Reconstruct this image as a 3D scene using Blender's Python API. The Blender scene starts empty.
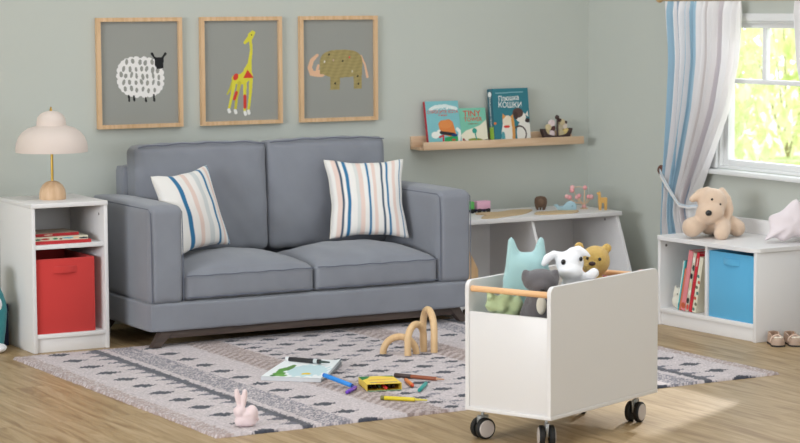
import bpy, bmesh, math, random
import numpy as np
from mathutils import Vector, Matrix, Euler
random.seed(7); rng = np.random.default_rng(7)
SC = bpy.context.scene; COL = SC.collection
PI = math.pi; rad = math.radians
XW, YW = 0.15, 0.22          # inner faces of the right wall and of the back wall
CAMROT = -rad(29.1)          # toys that look at the viewer's side of the room

# ------------------------------------------------------------------ helpers
def lin(c):
    out = []
    for v in c[:3]:
        v = v / 255.0
        out.append(v / 12.92 if v <= 0.04045 else ((v + 0.055) / 1.055) ** 2.4)
    return tuple(out)

def link(o, parent=None):
    COL.objects.link(o)
    if parent is not None: o.parent = parent
    return o

def tag(o, label=None, cat=None, group=None, kind=None):
    if label: o['label'] = label
    if cat: o['category'] = cat
    if group: o['group'] = group
    if kind: o['kind'] = kind
    return o

def thing(name, loc=(0, 0, 0), rz=0.0, label=None, cat=None, group=None, rot=None):
    o = bpy.data.objects.new(name, None); link(o)
    o.location = loc; o.rotation_euler = rot if rot else (0, 0, rz)
    o.empty_display_size = 0.05
    return tag(o, label, cat, group)

def mesh_obj(name, bm, mat=None, parent=None, smooth=True, loc=None, angle=35):
    me = bpy.data.meshes.new(name)
    bmesh.ops.recalc_face_normals(bm, faces=bm.faces)
    bm.to_mesh(me); bm.free()
    if smooth:
        me.polygons.foreach_set('use_smooth', [True] * len(me.polygons))
        try: me.set_sharp_from_angle(angle=rad(angle))
        except Exception: pass
    o = bpy.data.objects.new(name, me)
    if mat: me.materials.append(mat)
    link(o, parent)
    if loc: o.location = loc
    return o

def box(bm, x0, x1, y0, y1, z0, z1, bev=0.0, seg=2, mtx=None):
    g = bmesh.ops.create_cube(bm, size=1.0)
    vs = g['verts']
    for v in vs:
        v.co = Vector(((x0 + x1) / 2 + v.co.x * (x1 - x0), (y0 + y1) / 2 + v.co.y * (y1 - y0), (z0 + z1) / 2 + v.co.z * (z1 - z0)))
    if bev > 0:
        es = list({e for v in vs for e in v.link_edges})
        r = bmesh.ops.bevel(bm, geom=es, offset=bev, segments=seg, affect='EDGES', profile=0.5)
        vs = list({v for f in r['faces'] for v in f.verts} | {v for v in vs if v.is_valid})
    if mtx is not None:
        bmesh.ops.transform(bm, matrix=mtx, verts=[v for v in vs if v.is_valid])
    return vs

def boxes(name, lst, mat, parent=None, bev=0.002):
    bm = bmesh.new()
    for b in lst: box(bm, *b, bev=bev)
    return mesh_obj(name, bm, mat, parent)

def prism(bm, pts, axis, a0, a1, bev=0.0, seg=3, bev_sel=None):
    """pts: 2D outline in the two other axes (in xyz order), extruded along axis."""
    def mk(p, a):
        if axis == 'x': return (a, p[0], p[1])
        if axis == 'y': return (p[0], a, p[1])
        return (p[0], p[1], a)
    A = [bm.verts.new(mk(p, a0)) for p in pts]; B = [bm.verts.new(mk(p, a1)) for p in pts]
    n = len(pts)
    f = [bm.faces.new(A), bm.faces.new(B)]
    for i in range(n): f.append(bm.faces.new((A[i], A[(i + 1) % n], B[(i + 1) % n], B[i])))
    bmesh.ops.recalc_face_normals(bm, faces=f)
    if bev > 0:
        es = [e for e in {e for q in f[:2] for e in q.edges}]
        bmesh.ops.bevel(bm, geom=es, offset=bev, segments=2, affect='EDGES', profile=0.5)

def rounded(x0, x1, z0, z1, r, corners=(1, 1, 1, 1), n=8):
    """corners: bl, br, tr, tl"""
    out = []
    spec = [((x0, z0), (1, 1), PI, corners[0]), ((x1, z0), (-1, 1), 1.5 * PI, corners[1]),
            ((x1, z1), (-1, -1), 0, corners[2]), ((x0, z1), (1, -1), 0.5 * PI, corners[3])]
    for (cx, cz), (sx, sz), a0, on in spec:
        if not on: out.append((cx, cz)); continue
        for i in range(n + 1):
            a = a0 + i / n * PI / 2
            out.append((cx + sx * r + r * math.cos(a), cz + sz * r + r * math.sin(a)))
    return out

def lathe(bm, prof, seg=48, center=(0, 0, 0), mtx=None):
    rings = []
    for r, z in prof:
        if r < 1e-6: rings.append([bm.verts.new((center[0], center[1], center[2] + z))])
        else: rings.append([bm.verts.new((center[0] + r * math.cos(2 * PI * i / seg), center[1] + r * math.sin(2 * PI * i / seg), center[2] + z)) for i in range(seg)])
    for a, b in zip(rings, rings[1:]):
        for i in range(seg):
            j = (i + 1) % seg
            if len(a) == 1 and len(b) > 1: bm.faces.new((a[0], b[i], b[j]))
            elif len(b) == 1 and len(a) > 1: bm.faces.new((a[i], a[j], b[0]))
            elif len(a) > 1: bm.faces.new((a[i], a[j], b[j], b[i]))
    if mtx is not None: bmesh.ops.transform(bm, matrix=mtx, verts=[v for r in rings for v in r])
    return rings

def tube(bm, pts, r, seg=12, closed=False, cap=True):
    pts = [Vector(p) for p in pts]; n = len(pts)
    rs = r if hasattr(r, '__len__') else [r] * n
    rings = []; up = None
    for i in range(n):
        if closed: t = (pts[(i + 1) % n] - pts[i - 1]).normalized()
        else: t = (pts[min(i + 1, n - 1)] - pts[max(i - 1, 0)]).normalized()
        if up is None:
            up = Vector((0, 0, 1)) if abs(t.z) < .9 else Vector((1, 0, 0))
        side = t.cross(up).normalized(); up = side.cross(t).normalized()
        rings.append([bm.verts.new(pts[i] + (side * math.cos(2 * PI * k / seg) + up * math.sin(2 * PI * k / seg)) * rs[i]) for k in range(seg)])
    m = n if closed else n - 1
    for i in range(m):
        a, b = rings[i], rings[(i + 1) % n]
        for k in range(seg):
            bm.faces.new((a[k], a[(k + 1) % seg], b[(k + 1) % seg], b[k]))
    if cap and not closed:
        for ring, s in ((rings[0], 0), (rings[-1], 1)):
            bm.faces.new(ring if s else ring[::-1])

def ball(bm, c, r, sub=3, rot=None):
    rr = r if hasattr(r, '__len__') else (r, r, r)
    g = bmesh.ops.create_icosphere(bm, subdivisions=sub, radius=1.0)
    M = Matrix.Translation(Vector(c)) @ (Euler(rot).to_matrix().to_4x4() if rot else Matrix.Identity(4)) @ Matrix.Diagonal((rr[0], rr[1], rr[2], 1))
    bmesh.ops.transform(bm, matrix=M, verts=g['verts'])

def chain(bm, pts, rs, sub=2, fill=5):
    for (p, q), (a, b) in zip(zip(pts, pts[1:]), zip(rs, rs[1:])):
        p, q = Vector(p), Vector(q)
        for i in range(fill + 1):
            t = i / fill
            ball(bm, p.lerp(q, t), a + (b - a) * t, sub)

def plush(name, bm, mat, parent, voxel=0.005, it=6, fac=0.6):
    o = mesh_obj(name, bm, mat, parent, angle=180)
    m = o.modifiers.new('union', 'REMESH'); m.mode = 'VOXEL'; m.voxel_size = voxel; m.use_smooth_shade = True
    s = o.modifiers.new('soft', 'SMOOTH'); s.factor = fac; s.iterations = it
    return o

# ---- materials
def mat(name, rgb, rough=0.5, spec=0.5, metal=0.0, bump=None, var=None, sheen=0.0, coat=0.0, sss=0.0):
    m = bpy.data.materials.new(name); m.use_nodes = True
    nt = m.node_tree; b = nt.nodes['Principled BSDF']
    c = (*lin(rgb), 1)
    b.inputs['Base Color'].default_value = c
    b.inputs['Roughness'].default_value = rough; b.inputs['Specular IOR Level'].default_value = spec
    b.inputs['Metallic'].default_value = metal; b.inputs['Sheen Weight'].default_value = sheen
    b.inputs['Coat Weight'].default_value = coat
    if sheen: b.inputs['Sheen Roughness'].default_value = 0.5
    if bump or var:
        tc = nt.nodes.new('ShaderNodeTexCoord')
    if bump:   # (scale, strength, distance)
        n = nt.nodes.new('ShaderNodeTexNoise'); n.inputs['Scale'].default_value = bump[0]; n.inputs['Detail'].default_value = 4
        nt.links.new(tc.outputs['Object'], n.inputs['Vector'])
        bp = nt.nodes.new('ShaderNodeBump'); bp.inputs['Strength'].default_value = bump[1]; bp.inputs['Distance'].default_value = bump[2]
        nt.links.new(n.outputs['Fac'], bp.inputs['Height']); nt.links.new(bp.outputs['Normal'], b.inputs['Normal'])
    if var:    # (scale, rgb2, low, high)
        n = nt.nodes.new('ShaderNodeTexNoise'); n.inputs['Scale'].default_value = var[0]; n.inputs['Detail'].default_value = 3
        nt.links.new(tc.outputs['Object'], n.inputs['Vector'])
        r = nt.nodes.new('ShaderNodeMapRange'); r.inputs[1].default_value = var[2]; r.inputs[2].default_value = var[3]
        mx = nt.nodes.new('ShaderNodeMix'); mx.data_type = 'RGBA'
        nt.links.new(n.outputs['Fac'], r.inputs[0]); nt.links.new(r.outputs[0], mx.inputs[0])
        mx.inputs[6].default_value = c; mx.inputs[7].default_value = (*lin(var[1]), 1)
        nt.links.new(mx.outputs[2], b.inputs['Base Color'])
    return m

def wood(name, a, b2, axis='x', scale=30, stretch=12, rough=0.5, lo=0.35, hi=0.65):
    m = bpy.data.materials.new(name); m.use_nodes = True
    nt = m.node_tree; b = nt.nodes['Principled BSDF']; b.inputs['Roughness'].default_value = rough
    tc = nt.nodes.new('ShaderNodeTexCoord'); mp = nt.nodes.new('ShaderNodeMapping')
    s = {'x': (1 / stretch, 1, 1), 'y': (1, 1 / stretch, 1), 'z': (1, 1, 1 / stretch)}[axis]
    mp.inputs['Scale'].default_value = s
    n = nt.nodes.new('ShaderNodeTexNoise'); n.inputs['Scale'].default_value = scale; n.inputs['Detail'].default_value = 6
    n.inputs['Distortion'].default_value = 0.6
    r = nt.nodes.new('ShaderNodeMapRange'); r.inputs[1].default_value = lo; r.inputs[2].default_value = hi
    mx = nt.nodes.new('ShaderNodeMix'); mx.data_type = 'RGBA'
    mx.inputs[6].default_value = (*lin(a), 1); mx.inputs[7].default_value = (*lin(b2), 1)
    L = nt.links.new
    L(tc.outputs['Object'], mp.inputs['Vector']); L(mp.outputs[0], n.inputs['Vector']); L(n.outputs['Fac'], r.inputs[0])
    L(r.outputs[0], mx.inputs[0]); L(mx.outputs[2], b.inputs['Base Color'])
    return m

def colmat(name, rough=0.6, bump=None, transl=0.0, spec=0.3, sheen=0.0):
    """material that takes its colour from the mesh's own painted pattern"""
    m = bpy.data.materials.new(name); m.use_nodes = True
    nt = m.node_tree; b = nt.nodes['Principled BSDF']; b.inputs['Roughness'].default_value = rough
    b.inputs['Specular IOR Level'].default_value = spec; b.inputs['Sheen Weight'].default_value = sheen
    a = nt.nodes.new('ShaderNodeVertexColor'); a.layer_name = 'Col'
    nt.links.new(a.outputs['Color'], b.inputs['Base Color'])
    if bump:
        tc = nt.nodes.new('ShaderNodeTexCoord'); n = nt.nodes.new('ShaderNodeTexNoise'); n.inputs['Scale'].default_value = bump[0]
        nt.links.new(tc.outputs['Object'], n.inputs['Vector'])
        bp = nt.nodes.new('ShaderNodeBump'); bp.inputs['Strength'].default_value = bump[1]; bp.inputs['Distance'].default_value = bump[2]
        nt.links.new(n.outputs['Fac'], bp.inputs['Height']); nt.links.new(bp.outputs['Normal'], b.inputs['Normal'])
    if transl:
        t = nt.nodes.new('ShaderNodeBsdfTranslucent'); mx = nt.nodes.new('ShaderNodeMixShader'); mx.inputs[0].default_value = transl
        nt.links.new(a.outputs['Color'], t.inputs['Color'])
        nt.links.new(b.outputs[0], mx.inputs[1]); nt.links.new(t.outputs[0], mx.inputs[2])
        nt.links.new(mx.outputs[0], nt.nodes['Material Output'].inputs['Surface'])
    return m

def setcol(me, arr):
    a = me.color_attributes.new('Col', 'FLOAT_COLOR', 'POINT')
    full = np.ones((len(arr), 4), dtype=np.float32); full[:, :3] = arr
    a.data.foreach_set('color', full.ravel())

def grid_mesh(name, P, nx, ny, mat_, parent=None, col=None, closed_x=False, smooth=True):
    """P: (ny, nx, 3) array of points"""
    me = bpy.data.meshes.new(name)
    V = P.reshape(-1, 3)
    i = np.arange(nx - 1)[None, :]; j = np.arange(ny - 1)[:, None]
    q = np.stack([j * nx + i, j * nx + i + 1, (j + 1) * nx + i + 1, (j + 1) * nx + i], -1).reshape(-1, 4)
    if closed_x:
        jj = np.arange(ny - 1); q = np.vstack([q, np.stack([jj * nx + nx - 1, jj * nx, (jj + 1) * nx, (jj + 1) * nx + nx - 1], -1)])
    me.from_pydata(V.tolist(), [], q.tolist())
    if smooth: me.polygons.foreach_set('use_smooth', [True] * len(me.polygons))
    if col is not None: setcol(me, col.reshape(-1, 3))
    me.update()
    o = bpy.data.objects.new(name, me)
    if mat_: me.materials.append(mat_)
    return link(o, parent)

class Canvas:
    """a painted flat picture: U to the right, V downwards in the picture's own units"""
    def __init__(s, u0, u1, v0, v1, step, bg):
        s.nx = int((u1 - u0) / step) + 2; s.ny = int((v1 - v0) / step) + 2
        s.U, s.V = np.meshgrid(np.linspace(u0, u1, s.nx), np.linspace(v0, v1, s.ny))
        s.b = (u0, u1, v0, v1); s.C = np.zeros((*s.U.shape, 3)) + np.array(lin(bg))
    def fill(s, m, c): s.C[m] = lin(c)
    def ell(s, cx, cy, rx, ry, c, a=0):
        x, y = s.U - cx, s.V - cy; ca, sa = math.cos(a), math.sin(a)
        s.fill(((x * ca + y * sa) / rx) ** 2 + ((-x * sa + y * ca) / ry) ** 2 < 1, c)
    def seg(s, pts, w, c):
        for k, ((x0, y0), (x1, y1)) in enumerate(zip(pts, pts[1:])):
            dx, dy = x1 - x0, y1 - y0; L2 = dx * dx + dy * dy + 1e-12
            t = np.clip(((s.U - x0) * dx + (s.V - y0) * dy) / L2, 0, 1)
            wa = w[k] if hasattr(w, '__len__') else w; wb = w[k + 1] if hasattr(w, '__len__') else w
            s.fill(np.hypot(s.U - x0 - t * dx, s.V - y0 - t * dy) < (wa + (wb - wa) * t) / 2, c)
    def poly(s, pts, c):
        ins = np.zeros(s.U.shape, bool); n = len(pts)
        for i in range(n):
            (x0, y0), (x1, y1) = pts[i], pts[(i + 1) % n]
            if y0 == y1: continue
            cond = ((y0 > s.V) != (y1 > s.V)) & (s.U < (x1 - x0) * (s.V - y0) / (y1 - y0) + x0)
            ins ^= cond
        s.fill(ins, c)
    def noise(s, amp, mask=None):
        n = 1 + (rng.random(s.U.shape)[..., None] - .5) * amp
        s.C = s.C * (n if mask is None else np.where(mask[..., None], n, 1))
    def build(s, name, w, h, mat_, parent, x0=None, y=0.0, z0=0.0, flat=False):
        """upright in local x/z at depth y (or lying flat: local x/y)"""
        u0, u1, v0, v1 = s.b
        X = (s.U - u0) / (u1 - u0) * w + (x0 if x0 is not None else -w / 2); Z = (1 - (s.V - v0) / (v1 - v0)) * h + z0
        P = np.stack([X, Z, np.zeros_like(X) + y], -1) if flat else np.stack([X, np.zeros_like(X) + y, Z], -1)
        return grid_mesh(name, P, s.nx, s.ny, mat_, parent, s.C)

def text(name, body, size, mat_, parent, loc, flat=False, extrude=0.0002, sx=1.0, bold=0.0, align='CENTER', rotz=0.0):
    cu = bpy.data.curves.new(name, 'FONT'); cu.body = body; cu.size = size; cu.extrude = extrude; cu.offset = bold
    cu.align_x = align; cu.align_y = 'CENTER'; cu.resolution_u = 3
    tmp = bpy.data.objects.new('tmp', cu); COL.objects.link(tmp)
    dg = bpy.context.evaluated_depsgraph_get(); me = bpy.data.meshes.new_from_object(tmp.evaluated_get(dg))
    bpy.data.objects.remove(tmp); me.name = name
    o = bpy.data.objects.new(name, me); me.materials.clear(); me.materials.append(mat_); link(o, parent)
    o.location = loc; o.scale = (sx, 1, 1); o.rotation_euler = (0 if flat else PI / 2, 0 if flat else rotz, 0)
    return o

# ------------------------------------------------------------------ materials
M = {}
M['wall'] = mat('wall_paint', (191, 194, 185), 0.75, 0.3, bump=(180, .04, .002))
M['ceil'] = mat('ceiling_paint', (235, 235, 230), 0.9)
M['white'] = mat('white_laminate', (227, 224, 222), 0.38, 0.4)
M['trimw'] = mat('white_trim_paint', (226, 226, 224), 0.45, 0.4)
M['sofa'] = mat('grey_sofa_cloth', (128, 130, 137), 0.85, 0.25, bump=(900, .25, .001), var=(6, (135, 138, 145), .3, .7), sheen=.25)
M['piping'] = mat('grey_sofa_piping', (104, 108, 120), 0.9, 0.2)
M['darkwood'] = wood('dark_walnut', (72, 60, 54), (92, 78, 70), 'x', 40)
M['oak'] = wood('light_oak', (206, 172, 138), (220, 190, 158), 'x', 40, 14, .5)
M['oakz'] = wood('light_oak_upright', (206, 166, 122), (222, 186, 146), 'z', 40, 14, .5)
M['beech'] = wood('beech', (222, 178, 128), (236, 198, 152), 'z', 25, 10, .45)
M['beechrod'] = wood('beech_rod', (222, 168, 116), (236, 188, 138), 'y', 40, 10, .45)
M['ply'] = wood('plywood_toy', (198, 170, 130), (212, 186, 148), 'x', 30, 6, .6)
M['gold'] = mat('brass', (206, 168, 84), 0.3, metal=0.9)
M['shade'] = mat('cream_shade', (218, 203, 193), 0.55, 0.3)
M['red'] = mat('red_felt', (200, 62, 58), 0.9, 0.2, bump=(700, .3, .001), sheen=.2)
M['blue'] = mat('blue_felt', (92, 172, 212), 0.9, 0.2, bump=(700, .3, .001), sheen=.2)
M['navy'] = mat('navy_cloth', (46, 48, 78), 0.9)
M['teal'] = mat('teal_plush', (168, 204, 204), 0.95, 0.15, bump=(500, .5, .003), sheen=.4)
M['tealdark'] = mat('dark_teal_plush', (58, 134, 140), 0.95, 0.15, bump=(500, .5, .003), sheen=.2)
M['greyplush'] = mat('grey_plush', (104, 100, 102), 0.95, 0.15, bump=(420, .8, .004), sheen=.4)
M['whiteplush'] = mat('white_plush', (240, 240, 242), 0.95, 0.15, bump=(400, .4, .003), sheen=.2)
M['goldplush'] = mat('golden_knit', (222, 186, 108), 0.95, 0.15, bump=(260, 1, .006), sheen=.3, var=(220, (202, 162, 84), .4, .7))
M['tan'] = mat('tan_plush', (222, 194, 168), 0.95, 0.15, bump=(480, .7, .004), sheen=.4)
M['tan2'] = mat('pale_tan_plush', (230, 200, 172), 0.95, 0.15, bump=(480, .7, .004), sheen=.4)
M['green'] = mat('sage_cloth', (176, 190, 146), 0.9, 0.2, sheen=.3, bump=(60, .3, .006))
M['creamplush'] = mat('cream_plush', (226, 220, 204), 0.95, 0.15, bump=(400, .4, .003))
M['pinkplush'] = mat('pink_plush', (238, 186, 184), 0.9)
M['pinkpillow'] = mat('pale_pink_cotton', (226, 214, 215), 0.85, 0.2, bump=(25, .35, .01), sheen=.3)
M['black'] = mat('black_bead', (16, 14, 14), 0.25, 0.6)
M['nose'] = mat('dark_brown_nose', (62, 40, 38), 0.6)
M['redcloth'] = mat('red_cloth', (200, 60, 60), 0.9)
M['tyre'] = mat('black_rubber', (22, 22, 22), 0.6)
M['hub'] = mat('grey_hub_plastic', (196, 186, 180), 0.4)
M['steel'] = mat('brushed_steel', (170, 172, 172), 0.35, metal=.7)
M['screw'] = mat('grey_screw_cap', (120, 112, 108), 0.6)
M['bunny'] = mat('pink_porcelain', (232, 212, 212), 0.45, 0.4, bump=(90, .1, .002))
M['paint'] = colmat('printed_paper', .6)
M['pages'] = mat('paper_pages', (232, 226, 212), .8, bump=(300, .3, .001))
M['knob'] = mat('dark_brown_knob', (98, 62, 50), .35, .5)
M['rod'] = wood('curtain_pole_wood', (190, 152, 104), (206, 170, 122), 'y', 30)

def glass_mat(name='window_glass', refl=0.06):
    m = bpy.data.materials.new(name); m.use_nodes = True; nt = m.node_tree
    nt.nodes.remove(nt.nodes['Principled BSDF'])
    t = nt.nodes.new('ShaderNodeBsdfTransparent'); g = nt.nodes.new('ShaderNodeBsdfGlossy'); g.inputs['Roughness'].default_value = .02
    mx = nt.nodes.new('ShaderNodeMixShader'); mx.inputs[0].default_value = refl
    nt.links.new(t.outputs[0], mx.inputs[1]); nt.links.new(g.outputs[0], mx.inputs[2])
    nt.links.new(mx.outputs[0], nt.nodes['Material Output'].inputs['Surface'])
    return m
M['glass'] = glass_mat()

# floor laminate: boards running towards the back wall
def floor_mat():
    m = bpy.data.materials.new('oak_laminate'); m.use_nodes = True; nt = m.node_tree; N = nt.nodes; L = nt.links.new
    b = N['Principled BSDF']; b.inputs['Roughness'].default_value = .42; b.inputs['Specular IOR Level'].default_value = .35
    tc = N.new('ShaderNodeTexCoord'); mp = N.new('ShaderNodeMapping'); mp.inputs['Rotation'].default_value = (0, 0, PI / 2)
    br = N.new('ShaderNodeTexBrick'); br.inputs['Scale'].default_value = 1.0; br.inputs['Brick Width'].default_value = 1.2
    br.inputs['Row Height'].default_value = .13; br.inputs['Mortar Size'].default_value = .0012; br.offset = .37
    br.inputs['Color1'].default_value = (.35, .35, .35, 1); br.inputs['Color2'].default_value = (.65, .65, .65, 1); br.inputs['Mortar'].default_value = (.0, .0, .0, 1)
    L(tc.outputs['Object'], mp.inputs['Vector']); L(mp.outputs[0], br.inputs['Vector'])
    mp2 = N.new('ShaderNodeMapping'); mp2.inputs['Scale'].default_value = (1, .09, 1); L(tc.outputs['Object'], mp2.inputs['Vector'])
    n = N.new('ShaderNodeTexNoise'); n.inputs['Scale'].default_value = 26; n.inputs['Detail'].default_value = 7; n.inputs['Distortion'].default_value = .8
    n.inputs['Roughness'].default_value = .6
    add = N.new('ShaderNodeVectorMath'); add.operation = 'ADD'
    L(mp2.outputs[0], add.inputs[0]); L(br.outputs['Color'], add.inputs[1]); L(add.outputs[0], n.inputs['Vector'])
    r = N.new('ShaderNodeValToRGB'); e = r.color_ramp.elements
    e[0].position = .33; e[0].color = (*lin((150, 121, 84)), 1); e[1].position = .66; e[1].color = (*lin((193, 167, 130)), 1)
    k = r.color_ramp.elements.new(.5); k.color = (*lin((176, 149, 109)), 1)
    L(n.outputs['Fac'], r.inputs[0])
    mx = N.new('ShaderNodeMix'); mx.data_type = 'RGBA'; mx.blend_type = 'MULTIPLY'; mx.inputs[0].default_value = .16
    L(r.outputs[0], mx.inputs[6]); L(br.outputs['Color'], mx.inputs[7]); L(mx.outputs[2], b.inputs['Base Color'])
    return m
M['floor'] = floor_mat()

# ------------------------------------------------------------------ room
def struct(name, lst, m, bev=0.0):
    o = boxes(name, lst, m, None, bev); return tag(o, kind='structure')
RX0, RY0, RH = -12.0, -11.2, 2.6
struct('floor', [(RX0 - .1, XW + .2, RY0 - .1, YW + .1, -.1, 0)], M['floor'])
struct('ceiling', [(RX0 - .1, XW + .2, RY0 - .1, YW + .1, RH, RH + .1)], M['ceil'])
struct('wall_back', [(RX0 - .1, XW + .2, YW, YW + .1, 0, RH)], M['wall'])
struct('wall_left', [(RX0 - .1, RX0, RY0, YW, 0, RH)], M['wall'])
struct('wall_front', [(RX0, XW, RY0 - .1, RY0, 0, RH)], M['wall'])
WY0, WY1, WZ0, WZ1 = -1.79, -.90, .70, 1.405     # window opening
struct('wall_right', [(XW, XW + .065, RY0, WY0, 0, RH), (XW, XW + .065, WY1, YW, 0, RH), (XW, XW + .065, WY0, WY1, 0, WZ0), (XW, XW + .065, WY0, WY1, WZ1, RH)], M['wall'])

win = thing('window_1', (XW, (WY0 + WY1) / 2, WZ0)); win['kind'] = 'structure'
win['label'] = 'white sash window with three upper panes between the striped curtains'
def wb(name, lst, m, bev=.002):
    c = (XW, (WY0 + WY1) / 2, WZ0)
    o = boxes(name, [(a - c[0], b - c[0], d - c[1], e - c[1], f - c[2], g - c[2]) for a, b, d, e, f, g in lst], m, win, bev); return o
wb('window_casing', [(XW - .018, XW, WY0 - .07, WY0, WZ0, WZ1 + .035), (XW - .018, XW, WY1, WY1 + .055, WZ0, WZ1 + .035), (XW - .018, XW, WY0, WY1, WZ1, WZ1 + .035)], M['trimw'])
wb('window_frame', [(XW, XW + .066, WY0, WY0 + .012, WZ0, WZ1), (XW, XW + .066, WY1 - .012, WY1, WZ0, WZ1), (XW, XW + .066, WY0 + .012, WY1 - .012, WZ1 - .012, WZ1), (XW, XW + .066, WY0 + .012, WY1 - .012, WZ0, WZ0 + .012)], M['trimw'], .001)
wb('window_sash', [(XW + .02, XW + .06, WY0 + .012, WY0 + .045, WZ0 + .012, WZ1 - .012), (XW + .02, XW + .06, WY1 - .046, WY1 - .012, WZ0 + .012, WZ1 - .012),
                   (XW + .02, XW + .06, WY0 + .045, WY1 - .046, WZ0 + .012, .742), (XW + .02, XW + .06, WY0 + .045, WY1 - .046, 1.371, WZ1 - .012),
                   (XW + .02, XW + .055, WY0 + .045, WY1 - .046, 1.108, 1.13)], M['trimw'])
wb('window_bar', [(XW + .025, XW + .05, -1.221, -1.193, 1.13, 1.371), (XW + .025, XW + .05, -1.497, -1.469, 1.13, 1.371)], M['trimw'])
wb('window_glass', [(XW + .036, XW + .039, WY0 + .045, WY1 - .046, .742, 1.371)], M['glass'], 0)
wb('window_sill', [(XW - .045, XW + .02, WY0 - .09, -.80, WZ0 - .028, WZ0 - .004)], M['trimw'], .006)

# garden beyond the window: real shrubs on a lawn
M['leaf'] = None
def leafmat(name, a, b2):
    m = bpy.data.materials.new(name); m.use_nodes = True; nt = m.node_tree; N = nt.nodes; L = nt.links.new
    b = N['Principled BSDF']; b.inputs['Roughness'].default_value = .5
    oi = N.new('ShaderNodeTexCoord'); n = N.new('ShaderNodeTexNoise'); n.inputs['Scale'].default_value = 3.5
    L(oi.outputs['Object'], n.inputs['Vector'])
    r = N.new('ShaderNodeMapRange'); r.inputs[1].default_value = .35; r.inputs[2].default_value = .65; L(n.outputs['Fac'], r.inputs[0])
    mx = N.new('ShaderNodeMix'); mx.data_type = 'RGBA'; L(r.outputs[0], mx.inputs[0])
    mx.inputs[6].default_value = (*lin(a), 1); mx.inputs[7].default_value = (*lin(b2), 1); L(mx.outputs[2], b.inputs['Base Color'])
    t = N.new('ShaderNodeBsdfTranslucent'); L(mx.outputs[2], t.inputs['Color'])
    ms = N.new('ShaderNodeMixShader'); ms.inputs[0].default_value = .5; L(b.outputs[0], ms.inputs[1]); L(t.outputs[0], ms.inputs[2])
    L(ms.outputs[0], N['Material Output'].inputs['Surface']); return m
M['leafa'] = leafmat('lime_leaves', (212, 226, 152), (238, 240, 198))
M['leafb'] = leafmat('pale_leaves', (226, 232, 180), (244, 245, 216))
M['lawn'] = mat('garden_gravel', (216, 214, 196), .9, var=(2, (190, 204, 140), .45, .6))
M['bark'] = mat('shrub_bark', (170, 160, 130), .9)
lawn = struct('ground', [(XW + .35, 30, -12, 26, -.3, -.1)], M['lawn'])
def shrub(x, y, h, r, m, label):
    root = thing('garden_shrub', (x, y, -.1), 0, label, 'shrub', 'shrubs outside the window')
    n = 1700; P = []; F = []
    for i in range(n):
        a = random.random() * 2 * PI; u = random.uniform(-1, 1); k = random.random() ** .4
        c = Vector((math.cos(a) * math.sqrt(1 - u * u) * r * k, math.sin(a) * math.sqrt(1 - u * u) * r * k, max(.05, h * .5 + u * h * .5 * k))) if i % 3 else Vector((math.cos(a) * r * k, math.sin(a) * r * k, random.uniform(.03, h * .75)))
        s = random.uniform(.06, .11); R = Euler((random.uniform(0, 6), random.uniform(0, 6), random.uniform(0, 6))).to_matrix()
        b = len(P)
        for q in ((-s, 0, 0), (0, -s * .45, 0), (s, 0, .15 * s), (0, s * .45, 0)): P.append(tuple(c + R @ Vector(q)))
        F.append((b, b + 1, b + 2, b + 3))
    me = bpy.data.meshes.new('leaves'); me.from_pydata(P, [], F); me.materials.append(m)
    link(bpy.data.objects.new('leaves', me), root)
    bm = bmesh.new()
    for i in range(5):
        a = i * 1.3; tube(bm, [(0, 0, 0), (math.cos(a) * r * .3, math.sin(a) * r * .3, h * .4), (math.cos(a) * r * .6, math.sin(a) * r * .6, h * .75)], [.012, .008, .003], 6)
    mesh_obj('stem', bm, M['bark'], root)
for k, (tt, nn, h, r) in enumerate(((10, -.95, 2.3, .9), (10, .95, 2.2, .9), (12.6, .1, 2.6, 1.1), (12.6, 2.4, 2.6, 1.1), (12.6, -2.2, 2.5, 1.1))):
    shrub(.15 + .627 * tt + .779 * nn, -1.35 + .779 * tt - .627 * nn, h, r, M['leafa'] if k % 2 else M['leafb'], 'sunlit lime green shrub in the garden seen blurred through the window')

# ------------------------------------------------------------------ framed pictures
SF = 229.0
def picture(x0, x1, z0, z1, art, label, px):
    w, h = x1 - x0, z1 - z0
    t = thing('framed_picture', ((x0 + x1) / 2, YW, z0), 0, label, 'picture', 'animal pictures above the sofa')
    f = .0185; bm = bmesh.new()
    # mitred moulding
    o_ = [(-w / 2, 0), (w / 2, 0), (w / 2, h), (-w / 2, h)]; i_ = [(-w / 2 + f, f), (w / 2 - f, f), (w / 2 - f, h - f), (-w / 2 + f, h - f)]
    for k in range(4):
        a, b, c, d = o_[k], o_[(k + 1) % 4], i_[(k + 1) % 4], i_[k]
        prism(bm, [a, b, c, d], 'y', -.026, -.001)
    mesh_obj('frame', bm, M['oakz'], t, smooth=False)
    boxes('backing_board', [(-w / 2 + f * .8, w / 2 - f * .8, -.006, -.002, f * .8, h - f * .8)], M['screw'], t, 0)
    c = Canvas(px[0], px[1], px[2], px[3], .45, (150, 150, 143))
    art(c)
    p = c.build('print', w - 2 * f, h - 2 * f, M['paint'], t, y=-.010, z0=f)
    return t

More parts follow.
